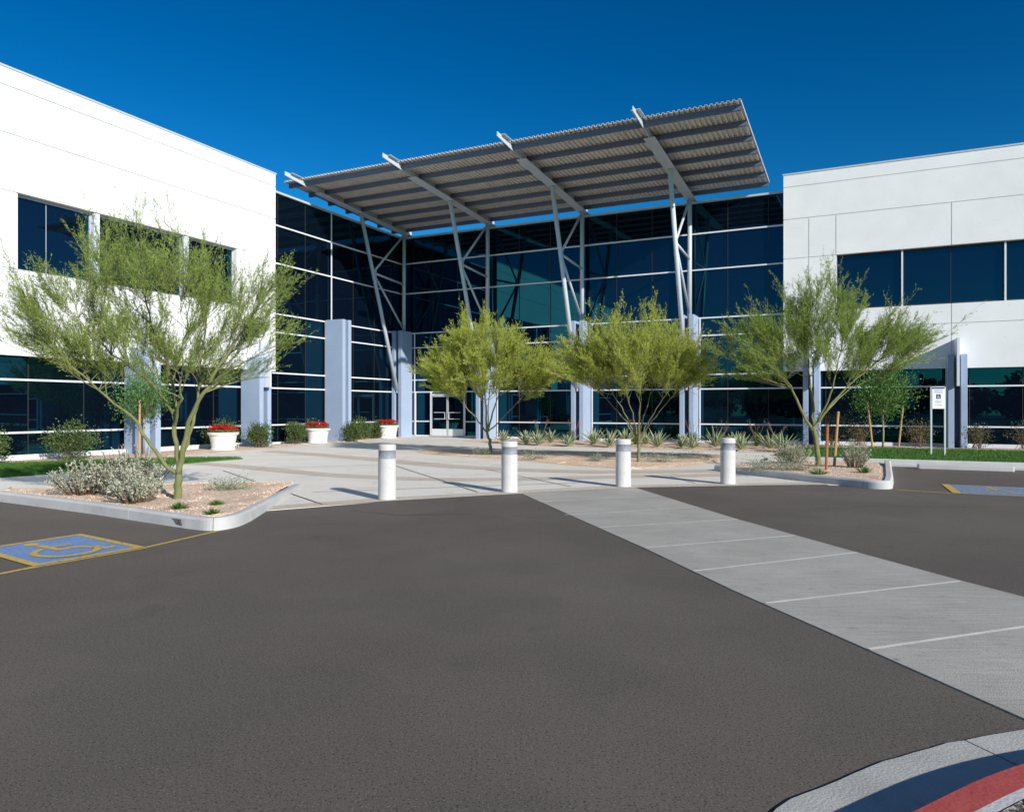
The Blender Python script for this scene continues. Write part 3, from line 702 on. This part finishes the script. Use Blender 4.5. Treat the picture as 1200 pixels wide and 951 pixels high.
def palo_verde(loc, label, stems, lobes, seed, leafm, barkm, nsec=90, lsize=.05, r0=.085, dens=1.0, spike=1.0, fork=.5, lw=.15):
    """loc: base; stems: polylines (local); lobes: ellipsoids (cx,cy,cz,rx,ry,rz,weight)"""
    rng = np.random.default_rng(seed)
    T = empty('palo_verde_tree', loc, label, 'tree')
    tr = MB(); sb = MB(); nodes = []; dirs = []; rads = []
    for pl, ra, rb in stems:
        pts = [Vector(p) for p in pl]; sm = []
        for i in range(len(pts) - 1):
            for k in range(4): sm.append(pts[i].lerp(pts[i + 1], k / 4))
        sm.append(pts[-1])
        for _ in range(2):
            sm = [sm[0]] + [(sm[i - 1] + sm[i] * 2 + sm[i + 1]) / 4 for i in range(1, len(sm) - 1)] + [sm[-1]]
        sm = [sm[0]] + [p + Vector(rng.normal(0, .012, 3)) for p in sm[1:-1]] + [sm[-1]]
        ra *= .68; rb *= .55; rr = [ra + (rb - ra) * i / (len(sm) - 1) for i in range(len(sm))]
        tr.tube(sm, rr, 10)
        for i, p in enumerate(sm):
            if p.z > fork: nodes.append(np.array(p)); rads.append(rr[i])
    nodes = np.array(nodes); tips = []
    W_ = np.array([l[6] for l in lobes], float); W_ /= W_.sum()
    Asg = []; 
    allsub = []
    for _ in range(nsec):
        l = lobes[rng.choice(len(lobes), p=W_)]
        v = rng.normal(size=3); v /= np.linalg.norm(v); v *= rng.uniform(.25, 1) ** .55
        e = np.array(l[:3]) + v * np.array(l[3:6])
        d = np.linalg.norm(nodes - e, axis=1) + np.maximum(0, nodes[:, 2] - e[2] + .25) * 2.5
        j = int(np.argmin(d + rng.uniform(0, .25, len(d)))); s = nodes[j]
        m = (s + e) / 2 + np.array([0, 0, .10 * np.linalg.norm(e - s)]) * rng.uniform(-.6, 1.2) + rng.normal(0, .05, 3)
        n = 7; ts = np.linspace(0, 1, n)[:, None]
        c = (1 - ts) ** 2 * s + 2 * ts * (1 - ts) * m + ts ** 2 * e
        ra = min(rads[j] * .6, .014)
        sb.tube([tuple(p) for p in c], [ra + (.0025 - ra) * t for t in np.linspace(0, 1, n)], 5, cap=False)
        allsub.append(c)
    ctr = np.array([sum(l[0] * w for l, w in zip(lobes, W_)), sum(l[1] * w for l, w in zip(lobes, W_)), fork + .3])
    segA, segB = [], []; tw0, twd = [], []
    for c in allsub:
        for _ in range(int(8 * dens)):
            t = rng.uniform(.25, 1) * 5.99; i = int(t); p = c[i] + (c[i + 1] - c[i]) * (t - i)
            out = p - ctr; out /= np.linalg.norm(out) + 1e-6
            ax = (c[-1] - c[-2]); ax /= np.linalg.norm(ax) + 1e-9
            d = ax * .6 + out * 1.0 + np.array([0, 0, .38 * spike]) + rng.normal(0, .36, 3); d /= np.linalg.norm(d)
            L = rng.uniform(.25, .62) * (1 if rng.random() > .12 else 1.5 * spike)
            q = p + d * L; segA.append(p); segB.append(q)
            for _ in range(9):
                s_ = rng.uniform(.1, 1); tw0.append(p + (q - p) * s_)
                dd = d * .9 + rng.normal(0, .36, 3) + out * .25; twd.append(dd / np.linalg.norm(dd) * rng.uniform(.10, .24))
    segA, segB, tw0, twd = map(np.array, (segA, segB, tw0, twd))
    tr.build('trunk', barkm, T, smooth=True); sb.build('branches', M['barkdark'], T, smooth=True)
    cr = MB()
    cr.quads(ribbonquads(segA, segB, .0035, rng), 1); cr.quads(ribbonquads(tw0, tw0 + twd, .0018, rng), 1)
    k = 12
    f = rng.uniform(.05, 1, (len(tw0), k, 1)); P = (tw0[:, None] + twd[:, None] * f).reshape(-1, 3)
    D = (np.repeat(twd / np.linalg.norm(twd, axis=1, keepdims=True), k, 0) * .9 + rng.normal(0, .42, (len(P), 3)))
    cr.quads(leafquads(P, D, rng.uniform(.5, 1.2, len(P)) * lsize, lsize * lw, rng), 0)
    cr.build('crown', [leafm, barkm], T)
    return T

# left tree by the blue parking bay; stems follow the photograph's forking
S1 = [([(0, 0, -.1), (0, 0, .25), (.01, 0, .48)], .10, .085),
      ([(0, 0, .42), (-.22, -.05, .62), (-.42, -.1, .95), (-.60, -.15, 1.28), (-.95, -.2, 1.55), (-1.4, -.3, 2.0), (-1.75, -.3, 2.4)], .048, .018),
      ([(0, 0, .42), (-.03, .05, .75), (-.09, .05, 1.2), (-.10, .1, 1.7), (-.30, .2, 2.2), (-.55, .3, 2.7), (-.7, .3, 3.3)], .062, .016),
      ([(.01, 0, .42), (.09, 0, .85), (.2, -.05, 1.3), (.48, -.05, 1.75), (.7, 0, 2.15), (.95, .1, 2.6), (1.2, .2, 3.1)], .066, .016),
      ([(.05, 0, .6), (.12, .2, 1.1), (.12, .4, 1.55), (.1, .5, 2.2), (.2, .6, 2.9), (.15, .6, 3.5)], .042, .014),
      ([(-.08, .05, 1.1), (.05, -.1, 1.35), (.18, -.3, 1.6), (.25, -.45, 2.2), (.4, -.5, 2.9)], .038, .013),
      ([(-.09, .05, 1.3), (-.3, -.2, 1.8), (-.8, -.4, 2.2), (-1.2, -.5, 2.7)], .034, .012),
      ([(.48, -.05, 1.75), (.9, -.2, 2.0), (1.3, -.2, 2.2)], .03, .012)]
palo_verde((-5.02, 10.80, .08), 'wide olive green palo verde tree with green forked trunk on left kerbed island', S1,
           [(-.25, .1, 2.85, 1.45, 1.3, .95, 3.2), (-1.65, -.1, 2.65, 1.05, .9, .75, 1.9), (1.15, .1, 2.6, .8, .8, .8, 1.4), (-.55, .2, 3.45, 1.1, .9, .75, 1.5), (-.4, .2, 2.15, 1.9, 1.2, .42, 2.3)], 11, M['pv1'], M['bark'], nsec=165, lsize=.046, dens=1.0)
def fanstems(seed, n, zf, zt, spread, r, r1=.012):
    rg = random.Random(seed); out = [([(0, 0, -.1), (0.01, 0, zf * .5), (0, 0, zf)], r, r * .85)]
    for i in range(n):
        a = 2 * pi * i / n + rg.uniform(-.3, .3); sp = spread * rg.uniform(.5, 1.1)
        out.append(([(0, 0, zf * .8), (sp * .22 * cos(a), sp * .22 * sin(a), zf + (zt - zf) * .3), (sp * .6 * cos(a), sp * .6 * sin(a), zf + (zt - zf) * .65), (sp * cos(a), sp * sin(a), zt)], r * rg.uniform(.35, .55), r1))
    return out
palo_verde((-.64, 22.25, .02), 'yellow green palo verde tree before the entrance doors, slim leaning trunk', 
           [([(0, 0, -.1), (-.04, 0, .35), (-.13, 0, .75)], .085, .07), ([(-.13, 0, .7), (-.5, .1, 1.15), (-.9, 0, 1.6), (-1.3, .1, 2.1)], .04, .014), ([(-.13, 0, .7), (-.15, .2, 1.5), (-.3, .3, 2.2), (-.45, .2, 3.2)], .045, .014),
            ([(-.13, 0, .7), (.05, .0, 1.3), (.25, .1, 2.0), (.5, .1, 2.9)], .045, .014), ([(-.13, 0, .7), (.3, -.2, 1.1), (.75, -.2, 1.55), (1.3, -.2, 2.2)], .036, .013), ([(-.1, 0, .8), (-.1, -.3, 1.5), (0, -.6, 2.3)], .036, .013)],
           [(-.1, 0, 2.75, 1.85, 1.6, 1.0, 3), (-.2, 0, 3.45, 1.3, 1.1, .8, 1.5), (1.35, 0, 2.5, .9, .9, .7, 1.0), (-1.3, 0, 2.6, .95, .9, .8, 1.3)], 22, M['pv2'], M['barkdark'], nsec=230, lsize=.062, dens=1.0, fork=1.1, lw=.2)
palo_verde((3.32, 18.9, .05), 'yellow green palo verde tree between the two right bollards, trunk fanning low', fanstems(5, 8, .55, 1.9, 1.15, .08),
           [(-.2, 0, 2.7, 1.75, 1.5, .85, 3), (-.1, 0, 3.3, 1.35, 1.1, .80, 2.0), (-1.5, 0, 2.5, .9, .9, .65, 1.2), (1.15, 0, 2.6, .8, .8, .70, 1.2)], 33, M['pv2'], M['barkdark'], nsec=230, lsize=.056, dens=1.0, fork=1.0, lw=.2)
palo_verde((7.16, 16.84, .1), 'wide olive green palo verde tree with pale trunk on the right kerbed island',
           [([(0, 0, -.1), (.01, 0, .4), (-.10, 0, .95)], .10, .085), ([(-.1, 0, .85), (-.35, .1, 1.35), (-.55, .1, 1.8), (-1.0, 0, 2.3), (-1.4, 0, 2.8)], .055, .014), ([(-.1, 0, .85), (.12, 0, 1.2), (.45, 0, 1.65), (.95, 0, 2.1), (1.6, .1, 2.6)], .055, .014),
            ([(-.1, 0, .85), (-.02, .2, 1.5), (-.1, .3, 2.3), (-.2, .3, 3.3)], .05, .014), ([(.0, 0, 1.05), (.25, -.2, 1.7), (.3, -.3, 2.3), (.5, -.3, 3.1)], .04, .013), ([(.12, 0, 1.2), (.7, .2, 1.75), (1.4, .3, 2.1)], .034, .012)],
           [(.2, 0, 2.85, 1.6, 1.4, .85, 3), (-1.3, 0, 2.65, 1.05, .9, .8, 1.7), (1.7, 0, 2.75, 1.15, .9, .65, 1.7), (.05, 0, 3.6, .9, .9, 1.05, 1.3)], 44, M['pv1'], M['bark'], nsec=185, lsize=.055, dens=1.0, fork=1.2, spike=1.3)

def leafy(name, loc, label, cat, rad, seed, leafm, n=1500, ls=.05, group=None, stemr=.008, z0=.1, shell=.5, aspect=.5, nstem=9, stemm=None, trunk=None, base_r=.25, upright=.4):
    rng = np.random.default_rng(seed)
    T = empty(name, loc, label, cat, group)
    rx, ry, rz = rad; zc = z0 + rz
    if trunk:
        tb = MB(); tb.tube(trunk[0], trunk[1], 8)
        for i in range(6):
            a = rng.uniform(0, 6.28); p = Vector(trunk[0][-1])
            tb.tube([p, p + Vector((rx * .3 * cos(a), ry * .3 * sin(a), rz * .5)), p + Vector((rx * .6 * cos(a), ry * .6 * sin(a), rz * 1.0))], [.014, .009, .004], 5)
        tb.build('trunk', M['barkgrey'], T, smooth=True)
    K = max(14, int(n / 28)); cen = rng.normal(size=(K, 3)); cen /= np.linalg.norm(cen, axis=1, keepdims=True); cen *= rng.uniform(.15, 1, (K, 1)) ** shell * rng.uniform(.8, 1.12, (K, 1))
    cen = cen * [rx, ry, rz] + [0, 0, zc]
    cen = cen[cen[:, 2] > .02]
    st = MB()
    root = np.array([0, 0, 0.]) if not trunk else np.array(trunk[0][-1])
    ns = min(len(cen), nstem * 3)
    for i in range(ns):
        b0 = root + (np.append(rng.normal(0, base_r * rx, 2), 0) if not trunk else 0)
        c = cen[i]; m = (b0 + c) / 2 + [0, 0, .05]
        st.tube([tuple(b0), tuple(m), tuple(c)], [stemr, stemr * .7, stemr * .35], 4, cap=False)
    st.build('stems' if not trunk else 'twigs', stemm or M['stemb'], T)
    idx = rng.integers(0, len(cen), n); cs = .16 * (rx + ry + rz) / 3 + .03
    P = cen[idx] + rng.normal(0, cs, (n, 3)); P[:, 2] = np.maximum(P[:, 2], .01)
    D = (P - [0, 0, zc * .5]); D /= np.linalg.norm(D, axis=1, keepdims=True) + 1e-6; D = D + [0, 0, upright] + rng.normal(0, .6, (n, 3))
    MB().quads(leafquads(P, D, rng.uniform(.6, 1.2, n) * ls, ls * aspect, rng)).build('foliage' if not trunk else 'crown', leafm, T)
    return T

def sage(loc, label, r, h, seed, n=70):
    rng = np.random.default_rng(seed); T = empty('sage_shrub', loc, label, 'shrub', 'silver sage shrubs'); st = MB(); A = []; Dd = []
    for _ in range(n):
        a = rng.uniform(0, 6.28); q = rng.uniform(0, 1) ** .6; e = np.array([r * q * cos(a), r * q * sin(a), h * rng.uniform(.55, 1.05) * (1 - .35 * q * q)])
        b0 = np.append(e[:2] * .35, 0); m = (b0 + e) / 2 * [1.1, 1.1, 1] + [0, 0, .03]
        st.tube([tuple(b0), tuple(m), tuple(e)], [.006, .005, .003], 4, cap=False)
        for t in rng.uniform(.25, 1.03, 34):
            p = (1 - t) ** 2 * b0 + 2 * t * (1 - t) * m + t * t * e; d = e - m; d /= np.linalg.norm(d)
            A.append(p); Dd.append(d * .7 + rng.normal(0, .6, 3))
    st.build('stems', M['stemb'], T); A = np.array(A); Dd = np.array(Dd)
    MB().quads(leafquads(A, Dd, rng.uniform(.6, 1.3, len(A)) * .042, .017, rng)).build('foliage', M['sage'], T)
    return T
sage((-6.78, 11.35, .10), 'silver grey sage shrub, leftmost of three on the left kerbed island', .50, .55, 1, 80)
sage((-5.98, 11.25, .10), 'largest silver grey sage shrub, middle of three on the left kerbed island', .64, .80, 2, 120)
sage((-5.42, 10.35, .10), 'silver grey sage shrub nearest the green tree trunk, close to the kerb', .42, .52, 3, 80)
sage((7.85, 16.5, .08), 'silver grey sage shrub right of the two stakes on the right kerbed island', .38, .66, 4, 80)
sage((7.12, 18.3, .04), 'silver grey sage shrub half hidden behind the pale trunk on right island', .55, .6, 5, 80)

def tuft(loc, label, r, h, seed, m, n=130, wd=.005, name='grass_tuft', cat='plant'):
    rng = np.random.default_rng(seed); a = rng.uniform(0, 6.28, n); q = rng.uniform(.1, 1, n)
    b = np.stack([np.cos(a) * r * .2 * q, np.sin(a) * r * .2 * q, 0 * a], 1); t = np.stack([np.cos(a) * r * q, np.sin(a) * r * q, h * (1.1 - .6 * q) * rng.uniform(.6, 1, n)], 1)
    o = MB().quads(ribbonquads(b, t, wd, rng)).build(name, m); o.location = loc; return tag(o, label, cat)
tuft((-4.52, 9.75, .11), 'small green grass tuft right below the left tree on pink gravel', .17, .13, 1, M['grassblade'])
tuft((-4.17, 10.15, .11), 'small olive grass tuft on pink gravel, right of the left tree', .14, .10, 2, M['grassblade'])
tuft((-3.86, 9.28, .11), 'small green grass tuft on pink gravel at the left island kerb corner', .15, .10, 3, M['grassblade'])
tuft((6.3, 14.75, .11), 'small green grass tuft on gravel near the right island kerb', .22, .16, 4, M['grassblade'])
tuft((7.4, 15.1, .11), 'small olive grass tuft on gravel below the right sage shrub', .2, .2, 5, M['grassblade'])
def cover(loc, label, rx, ry, h, seed, n=900):
    leafy('ground_cover', loc, label, 'plant', (rx, ry, h), seed, M['cover'], n=n, ls=.045, z0=0, shell=.6, aspect=.35, stemr=.004)
cover((-4.75, 12.0, .08), 'low grey green creeping plant on gravel right of the left tree', .42, .3, .09, 1)
cover((5.55, 15.7, .10), 'low silvery creeping plant at the left end of right island', .55, .4, .10, 2, 1200)
cover((6.25, 15.7, .10), 'low silvery creeping plant in the middle of right island, left of the trunk', .42, .35, .10, 3, 900)
for i, (x, y, r) in enumerate(((.7, 20.0, .45), (2.2, 19.1, .3), (3.9, 19.0, .5), (5.0, 20.3, .55), (-.9, 22.0, .3))):
    cover((x, y, .05), ('low dark creeping plant in the middle gravel bed, %s of five from the left' % ('second', 'third', 'fourth', 'last', 'first')[i]), r, r * .7, .07, 20 + i, 500)

# leafy young trees with stakes
leafy('citrus_tree', (12.62, 24.45, .13), 'small dark green leafy tree between two pale stakes on the right lawn', 'tree', (1.0, .9, .98), 3, M['leaf'], 5200, .08, trunk=([(0, 0, 0), (.02, 0, .5), (0, 0, 1.1)], [.035, .03, .028]), z0=.85, shell=.55)
leafy('citrus_tree', (-11.45, 22.35, .05), 'small bright green leafy tree behind the left tree, beside the blue pillar', 'tree', (.85, .8, .85), 4, M['leaf'], 4200, .075, trunk=([(0, 0, 0), (0, 0, .6), (0, 0, 1.1)], [.035, .03, .028]), z0=.95, shell=.55)
def stake(loc, label, h, m, lean=(0, 0), cap=None):
    o = MB(); o.tube([(0, 0, -.05), (lean[0] * .5, lean[1] * .5, h * .5), (lean[0], lean[1], h)], [.034, .032, .030], 8)
    return tag(o.build('tree_stake', m, None, smooth=False), label, 'stake', 'tree stakes') 
for loc, label, h, m, lean in (((12.2, 24.3, .12), 'pale stake left of the small leafy tree on the right lawn, leaning left', 1.55, M['stake'], (-.18, 0)),
                               ((13.15, 24.45, .12), 'pale stake right of the small leafy tree on the right lawn, leaning right', 1.45, M['stake'], (.16, 0)),
                               ((-12.55, 23.1, .03), 'brown topped stake by the leafy tree, left of the left pillar', 1.65, M['rust'], (-.1, 0)),
                               ((-11.35, 21.9, .03), 'pale stake before the left blue pillar behind the green trunk', 1.7, M['stake'], (0, 0)),
                               ((6.93, 15.85, .1), 'red brown stake closest to the pale trunk on the right island', 1.02, M['rust'], (.03, 0)),
                               ((7.62, 17.0, .1), 'yellow brown stake, the taller of two on the right island', 1.3, M['stake'], (.10, 0))):
    o = stake(loc, label, h, m, lean); o.location = loc

# shrubs beside the glass
def onA(x, a):                                        # ray through column x of the photograph's plan -> b on plane a
    r = Vector(((x - 600) / 842, 1)); D = (a + C0.dot(Wv)) / r.dot(Wv); return -((r * D - C0).dot(U))
for i, (b_, a_, r, h, nm) in enumerate((
        (20.4, 1.5, .48, .42, 'round green shrub, leftmost below the sunlit wing glass'), (18.2, 1.5, .62, .48, 'wide green shrub below the sunlit wing glass, left of the staked tree'),
        (12.6, 1.1, .55, .45, 'green shrub between the left tree trunk and first planter'), (11.25, 1.5, .40, .40, 'green shrub right of the first planter, against the blue pillar'),
        (8.7, .9, .42, .42, 'round green shrub left of the middle planter by the glass'), (7.7, .9, .40, .42, 'green shrub directly left of the middle planter'),
        (5.95, 1.5, .34, .38, 'narrow green shrub right of the middle planter at the tall pillar foot'), (4.5, .8, .5, .42, 'round green shrub between the tall pillar and third planter'), (3.3, .8, .42, .36, 'green shrub just left of the third planter'))):
    x, y = AB(a_, b_); leafy('shrub', (x, y, .03), nm, 'shrub', (r, r * .8, h), 50 + i, M['shrub'], 2400, .075, 'green shrubs along the left glass', z0=.04)
for i, (x, y, r, h, nm) in enumerate(((11.6, 26.0, .6, .5, 'dark dry leaved shrub behind the right sage, left of the pale stakes'), (12.6, 26.0, .5, .42, 'dark dry leaved shrub just behind the small staked tree'), (14.12, 24.92, .55, .42, 'dark dry leaved shrub left of the parking sign'),
                                      (15.75, 24.3, .42, .36, 'dry leaved shrub just right of the right wing pillar'), (16.95, 23.7, .55, .42, 'dry leaved shrub at the far right end of the right wing'))):
    leafy('shrub', (x, y, .12), nm, 'shrub', (r, r * .8, h), 70 + i, M['sparse'], 700, .07, 'dry shrubs below the right wing', z0=.08, stemr=.009)

# agaves
def agave(loc, label, R_, seed, n=22):
    rng = random.Random(seed); mb = MB()
    for i in range(n):
        a = i * 2.39996 + rng.uniform(-.15, .15); t = i / n; el = R(18 + 58 * t + rng.uniform(-7, 7)); L = R_ * rng.uniform(.8, 1.1) * (1 - .12 * t)
        w0 = .055 * rng.uniform(.85, 1.1); rows_ = []; m_ = 7; droop = rng.uniform(.0, .55) * (1 - t)
        x = z = 0; ang = el; pts = []
        for k in range(m_):
            pts.append((x, z, ang)); ang -= droop / m_; x += cos(ang) * L / (m_ - 1); z += sin(ang) * L / (m_ - 1)
        ca, sa = cos(a), sin(a); vs = []
        for k, (px, pz, an) in enumerate(pts):
            s = k / (m_ - 1); w = w0 * (1 - s ** 2.2) * (.75 + .5 * s) + .001
            for f, up in ((-1, .35), (-.72, .2), (0, -.05), (.72, .2), (1, .35)):
                ox, oz = -sin(an) * w * up, cos(an) * w * up
                vs.append(((px + ox) * ca - f * w * sa, (px + ox) * sa + f * w * ca, pz + oz + .03))
        for k in range(m_ - 1):
            for c in range(4):
                q = k * 5 + c; mb.add([vs[q], vs[q + 1], vs[q + 6], vs[q + 5]], [(0, 1, 2, 3)], 1 if c in (0, 3) else 0)
    o = mb.build('agave', [M['agave'], M['agedge']]); o.location = loc; return tag(o, label, 'agave', 'agaves before the entrance glass')
ordn = ['first', 'second', 'third', 'fourth', 'fifth', 'sixth', 'seventh', 'eighth', 'ninth', 'tenth', 'eleventh', 'twelfth', 'thirteenth', 'fourteenth', 'fifteenth', 'sixteenth', 'seventeenth', 'eighteenth']
ags = sorted([(-.35, 29.6, .5), (.55, 28.5, .55), (1.0, 27.9, .5), (1.6, 29.8, .5), (2.12, 27.2, .45), (3.2, 28.0, .62), (3.61, 26.6, .6), (4.35, 27.6, .6), (5.3, 26.2, .62), (6.45, 27.0, .5), (6.1, 25.9, .38), (6.35, 25.2, .42), (7.4, 26.2, .68), (7.75, 24.4, .62), (9.0, 25.1, .66), (8.95, 23.7, .6), (8.3, 26.8, .5), (5.2, 28.0, .5)], key=lambda t: t[0] / t[1])
for i, (x, y, r) in enumerate(ags):
    near = 'close to the path' if y < 32.6 - 1.0 * x - 0 and y < 27.3 else 'set back near the glass'
    agave((x, y, .03), 'pale edged agave, %s from the left in the row, %s' % (ordn[i], near), r * 1.3, 100 + i)
# red yuccas: grass-like with thin flower stalks
for i, (x, y) in enumerate(((1.2, 29.3), (2.45, 29.6), (4.9, 28.6), (7.0, 27.8), (8.0, 27.5), (9.6, 26.0), (9.2, 27.0))):
    T = empty('red_yucca', (x, y, .03), 'dark grassy yucca with dull red stalks behind the agaves, %s from the left' % ordn[i], 'yucca', 'red yuccas behind the agaves')
    rng = np.random.default_rng(200 + i); n = 150
    a = rng.uniform(0, 6.28, n); q = rng.uniform(.2, 1, n); b = np.zeros((n, 3)); t = np.stack([np.cos(a) * .38 * q, np.sin(a) * .38 * q, .55 * (1.1 - .6 * q)], 1)
    MB().quads(ribbonquads(b, t, .007, rng)).build('leaves', M['shrub'], T)
    st = MB(); P = []
    for k in range(7):
        an = rng.uniform(0, 6.28); e = Vector((.3 * cos(an), .3 * sin(an), rng.uniform(.75, 1.0))); st.tube([(0, 0, 0), e * .5 + Vector((0, 0, .08)), e], .006, 4, cap=False)
        for _ in range(22): P.append(np.array(e) * rng.uniform(.8, 1.03) + rng.normal(0, .025, 3))
    st.build('stalks', M['stemb'], T); P = np.array(P)[::2]; MB().quads(leafquads(P, rng.normal(size=P.shape), .035, .018, rng)).build('flowers', M['budred'], T)

# ------------------------------------------------------------------ planters
def planter(loc, label, seed, sc=1.0):
    T = empty('planter', loc, label, 'planter', 'white planters of red flowers')
    p = MB().lathe([(0, 0), (.36, 0), (.40, .01), (.41, .05), (.385, .08), (.38, .10), (.405, .28), (.44, .46), (.455, .52), (.50, .535), (.515, .56), (.515, .60), (.50, .62), (.465, .62), (.455, .56), (0, .555)], 40)
    p.build('pot', M['pot'], T, smooth=True).modifiers.new('e', 'EDGE_SPLIT').split_angle = R(35)
    rng = np.random.default_rng(seed); n = 1300
    a = rng.uniform(0, 6.28, n); q = np.sqrt(rng.uniform(0, 1, n)) * .46; P = np.stack([np.cos(a) * q, np.sin(a) * q, .57 + rng.uniform(0, .12, n)], 1)
    MB().quads(leafquads(P, rng.normal(0, .6, P.shape) + [0, 0, .7], .06, .045, rng)).build('foliage', M['leaf'], T)
    H = [];
    for _ in range(60):
        a = rng.uniform(0, 6.28); q = math.sqrt(rng.uniform(0, 1)) * .45; c = np.array([cos(a) * q, sin(a) * q, .68 + rng.uniform(0, .14) + .05 * (1 - q / .45)])
        v = rng.normal(size=(42, 3)); v /= np.linalg.norm(v, axis=1, keepdims=True); H.append(np.concatenate([c + v * .042, v], 1))
    H = np.concatenate(H); MB().quads(leafquads(H[:, :3] - H[:, 3:] * .01, H[:, 3:] + rng.normal(0, .5, (len(H), 3)), .038, .034, rng)).build('flowers', M['redfl'], T)
    T.scale = (sc,) * 3
planter((-9.95, 24.75, .02), 'white round planter of red flowers, nearest of three, beside first pillar', 1)
planter((-7.98, 29.5, .02), 'white round planter of red flowers before the tall blue pillar, middle of three', 2)
planter((-5.86, 33.9, .02), 'white round planter of red flowers nearest the entrance doors', 3, 1.02)

# ------------------------------------------------------------------ bollards
def bollard(loc, label):
    T = empty('bollard', loc, label, 'bollard', 'concrete bollards along the plaza edge')
    r = .142; h = .885
    MB().lathe([(r + .004, 0), (r, .01), (r, .655)], 36).lathe([(r, .79), (r, h - .018), (r - .006, h - .005), (r - .02, h), (0, h)], 36).build('shaft', M['boll'], T, smooth=True).modifiers.new('e', 'EDGE_SPLIT').split_angle = R(40)
    MB().lathe([(r, .655), (r - .004, .658), (r - .004, .787), (r, .79)], 36).build('band', M['bollband'], T, smooth=True)
for (x, y), l in zip(((-2.02, 11.62), (-.045, 12.64), (2.09, 13.5), (4.20, 13.98)), ('pale concrete bollard farthest left, alone before the left planters', 'pale concrete bollard at the left corner of the crossing', 'pale concrete bollard at the right corner of the crossing', 'pale concrete bollard farthest right, by the end of the right island')):
    bollard((x, y, .018), l)

# ------------------------------------------------------------------ parking sign
def text_part(body, size, x, y, z, m, parent, name='lettering'):
    cu = bpy.data.curves.new(name, 'FONT'); cu.body = body; cu.size = size; cu.align_x = 'CENTER'; cu.align_y = 'CENTER'; cu.extrude = .0008
    tmp = bpy.data.objects.new(name, cu); col.objects.link(tmp); bpy.context.view_layer.update()
    me = bpy.data.meshes.new_from_object(tmp.evaluated_get(bpy.context.evaluated_depsgraph_get())); bpy.data.objects.remove(tmp)
    me.materials.clear(); me.materials.append(m); o = bpy.data.objects.new(name, me); link(o, parent); o.location = (x, y, z); o.rotation_euler = (R(90), 0, 0); return o
SG = empty('parking_sign', (12.30, 20.75, .10), 'white accessible parking sign on two thin grey posts at the lawn edge', 'sign', rz=R(-8))
for x in (-.185, .185): MB().box(x - .022, x + .022, -.02, .02, 0, 1.98).build('post', M['galv'], SG)
pn = MB().box(-.165, .165, -.034, -.024, 1.36, 1.98).build('panel', M['signw'], SG)
MB().box(-.185, .185, -.022, -.016, 1.965, 1.995).build('crossbar', M['galv'], SG)
bk_ = MB(); bk_.box(-.165, .165, -.0365, -.0345, 1.93, 1.975); bk_.box(-.062, .062, -.0365, -.0345, 1.64, 1.775); bk_.build('sign_symbol_field', M['signb'], pn)
mb = MB()
for p in wheelchair(lambda u_, v_: (-.05 + .10 * u_, 1.653 + .11 * v_)):
    mb.add([(x, -.038, z) for x, z in p], [tuple(range(len(p)))])
mb.build('wheelchair_symbol', M['signw'], pn)
text_part('RESERVED', .052, 0, -.0355, 1.885, M['signb'], pn); text_part('PARKING', .056, 0, -.0355, 1.825, M['signb'], pn)
text_part('VEHICLE ID', .036, 0, -.0355, 1.58, M['signb'], pn); text_part('REQUIRED', .036, 0, -.0355, 1.535, M['signb'], pn); text_part('MAX FINE $500', .03, 0, -.0355, 1.465, M['signb'], pn)

# ------------------------------------------------------------------ far trees across the lot behind the camera, seen only as reflections
rng = np.random.default_rng(77); P = []
for i in range(60):
    x = -170 + i * 6 + rng.uniform(-2, 2); h = rng.uniform(5.5, 9.0); r = rng.uniform(3.5, 5.5); n = 800
    v = rng.normal(size=(n, 3)); v /= np.linalg.norm(v, axis=1, keepdims=True); v *= rng.uniform(.5, 1, (n, 1)); P.append(v * [r, r, h * .5] + [x, -95 + rng.uniform(-5, 5), h * .5])
P = np.concatenate(P); tag(MB().quads(leafquads(P, rng.normal(size=P.shape), 1.1, .8, rng)).build('treeline', M['shrub']), kind='stuff')
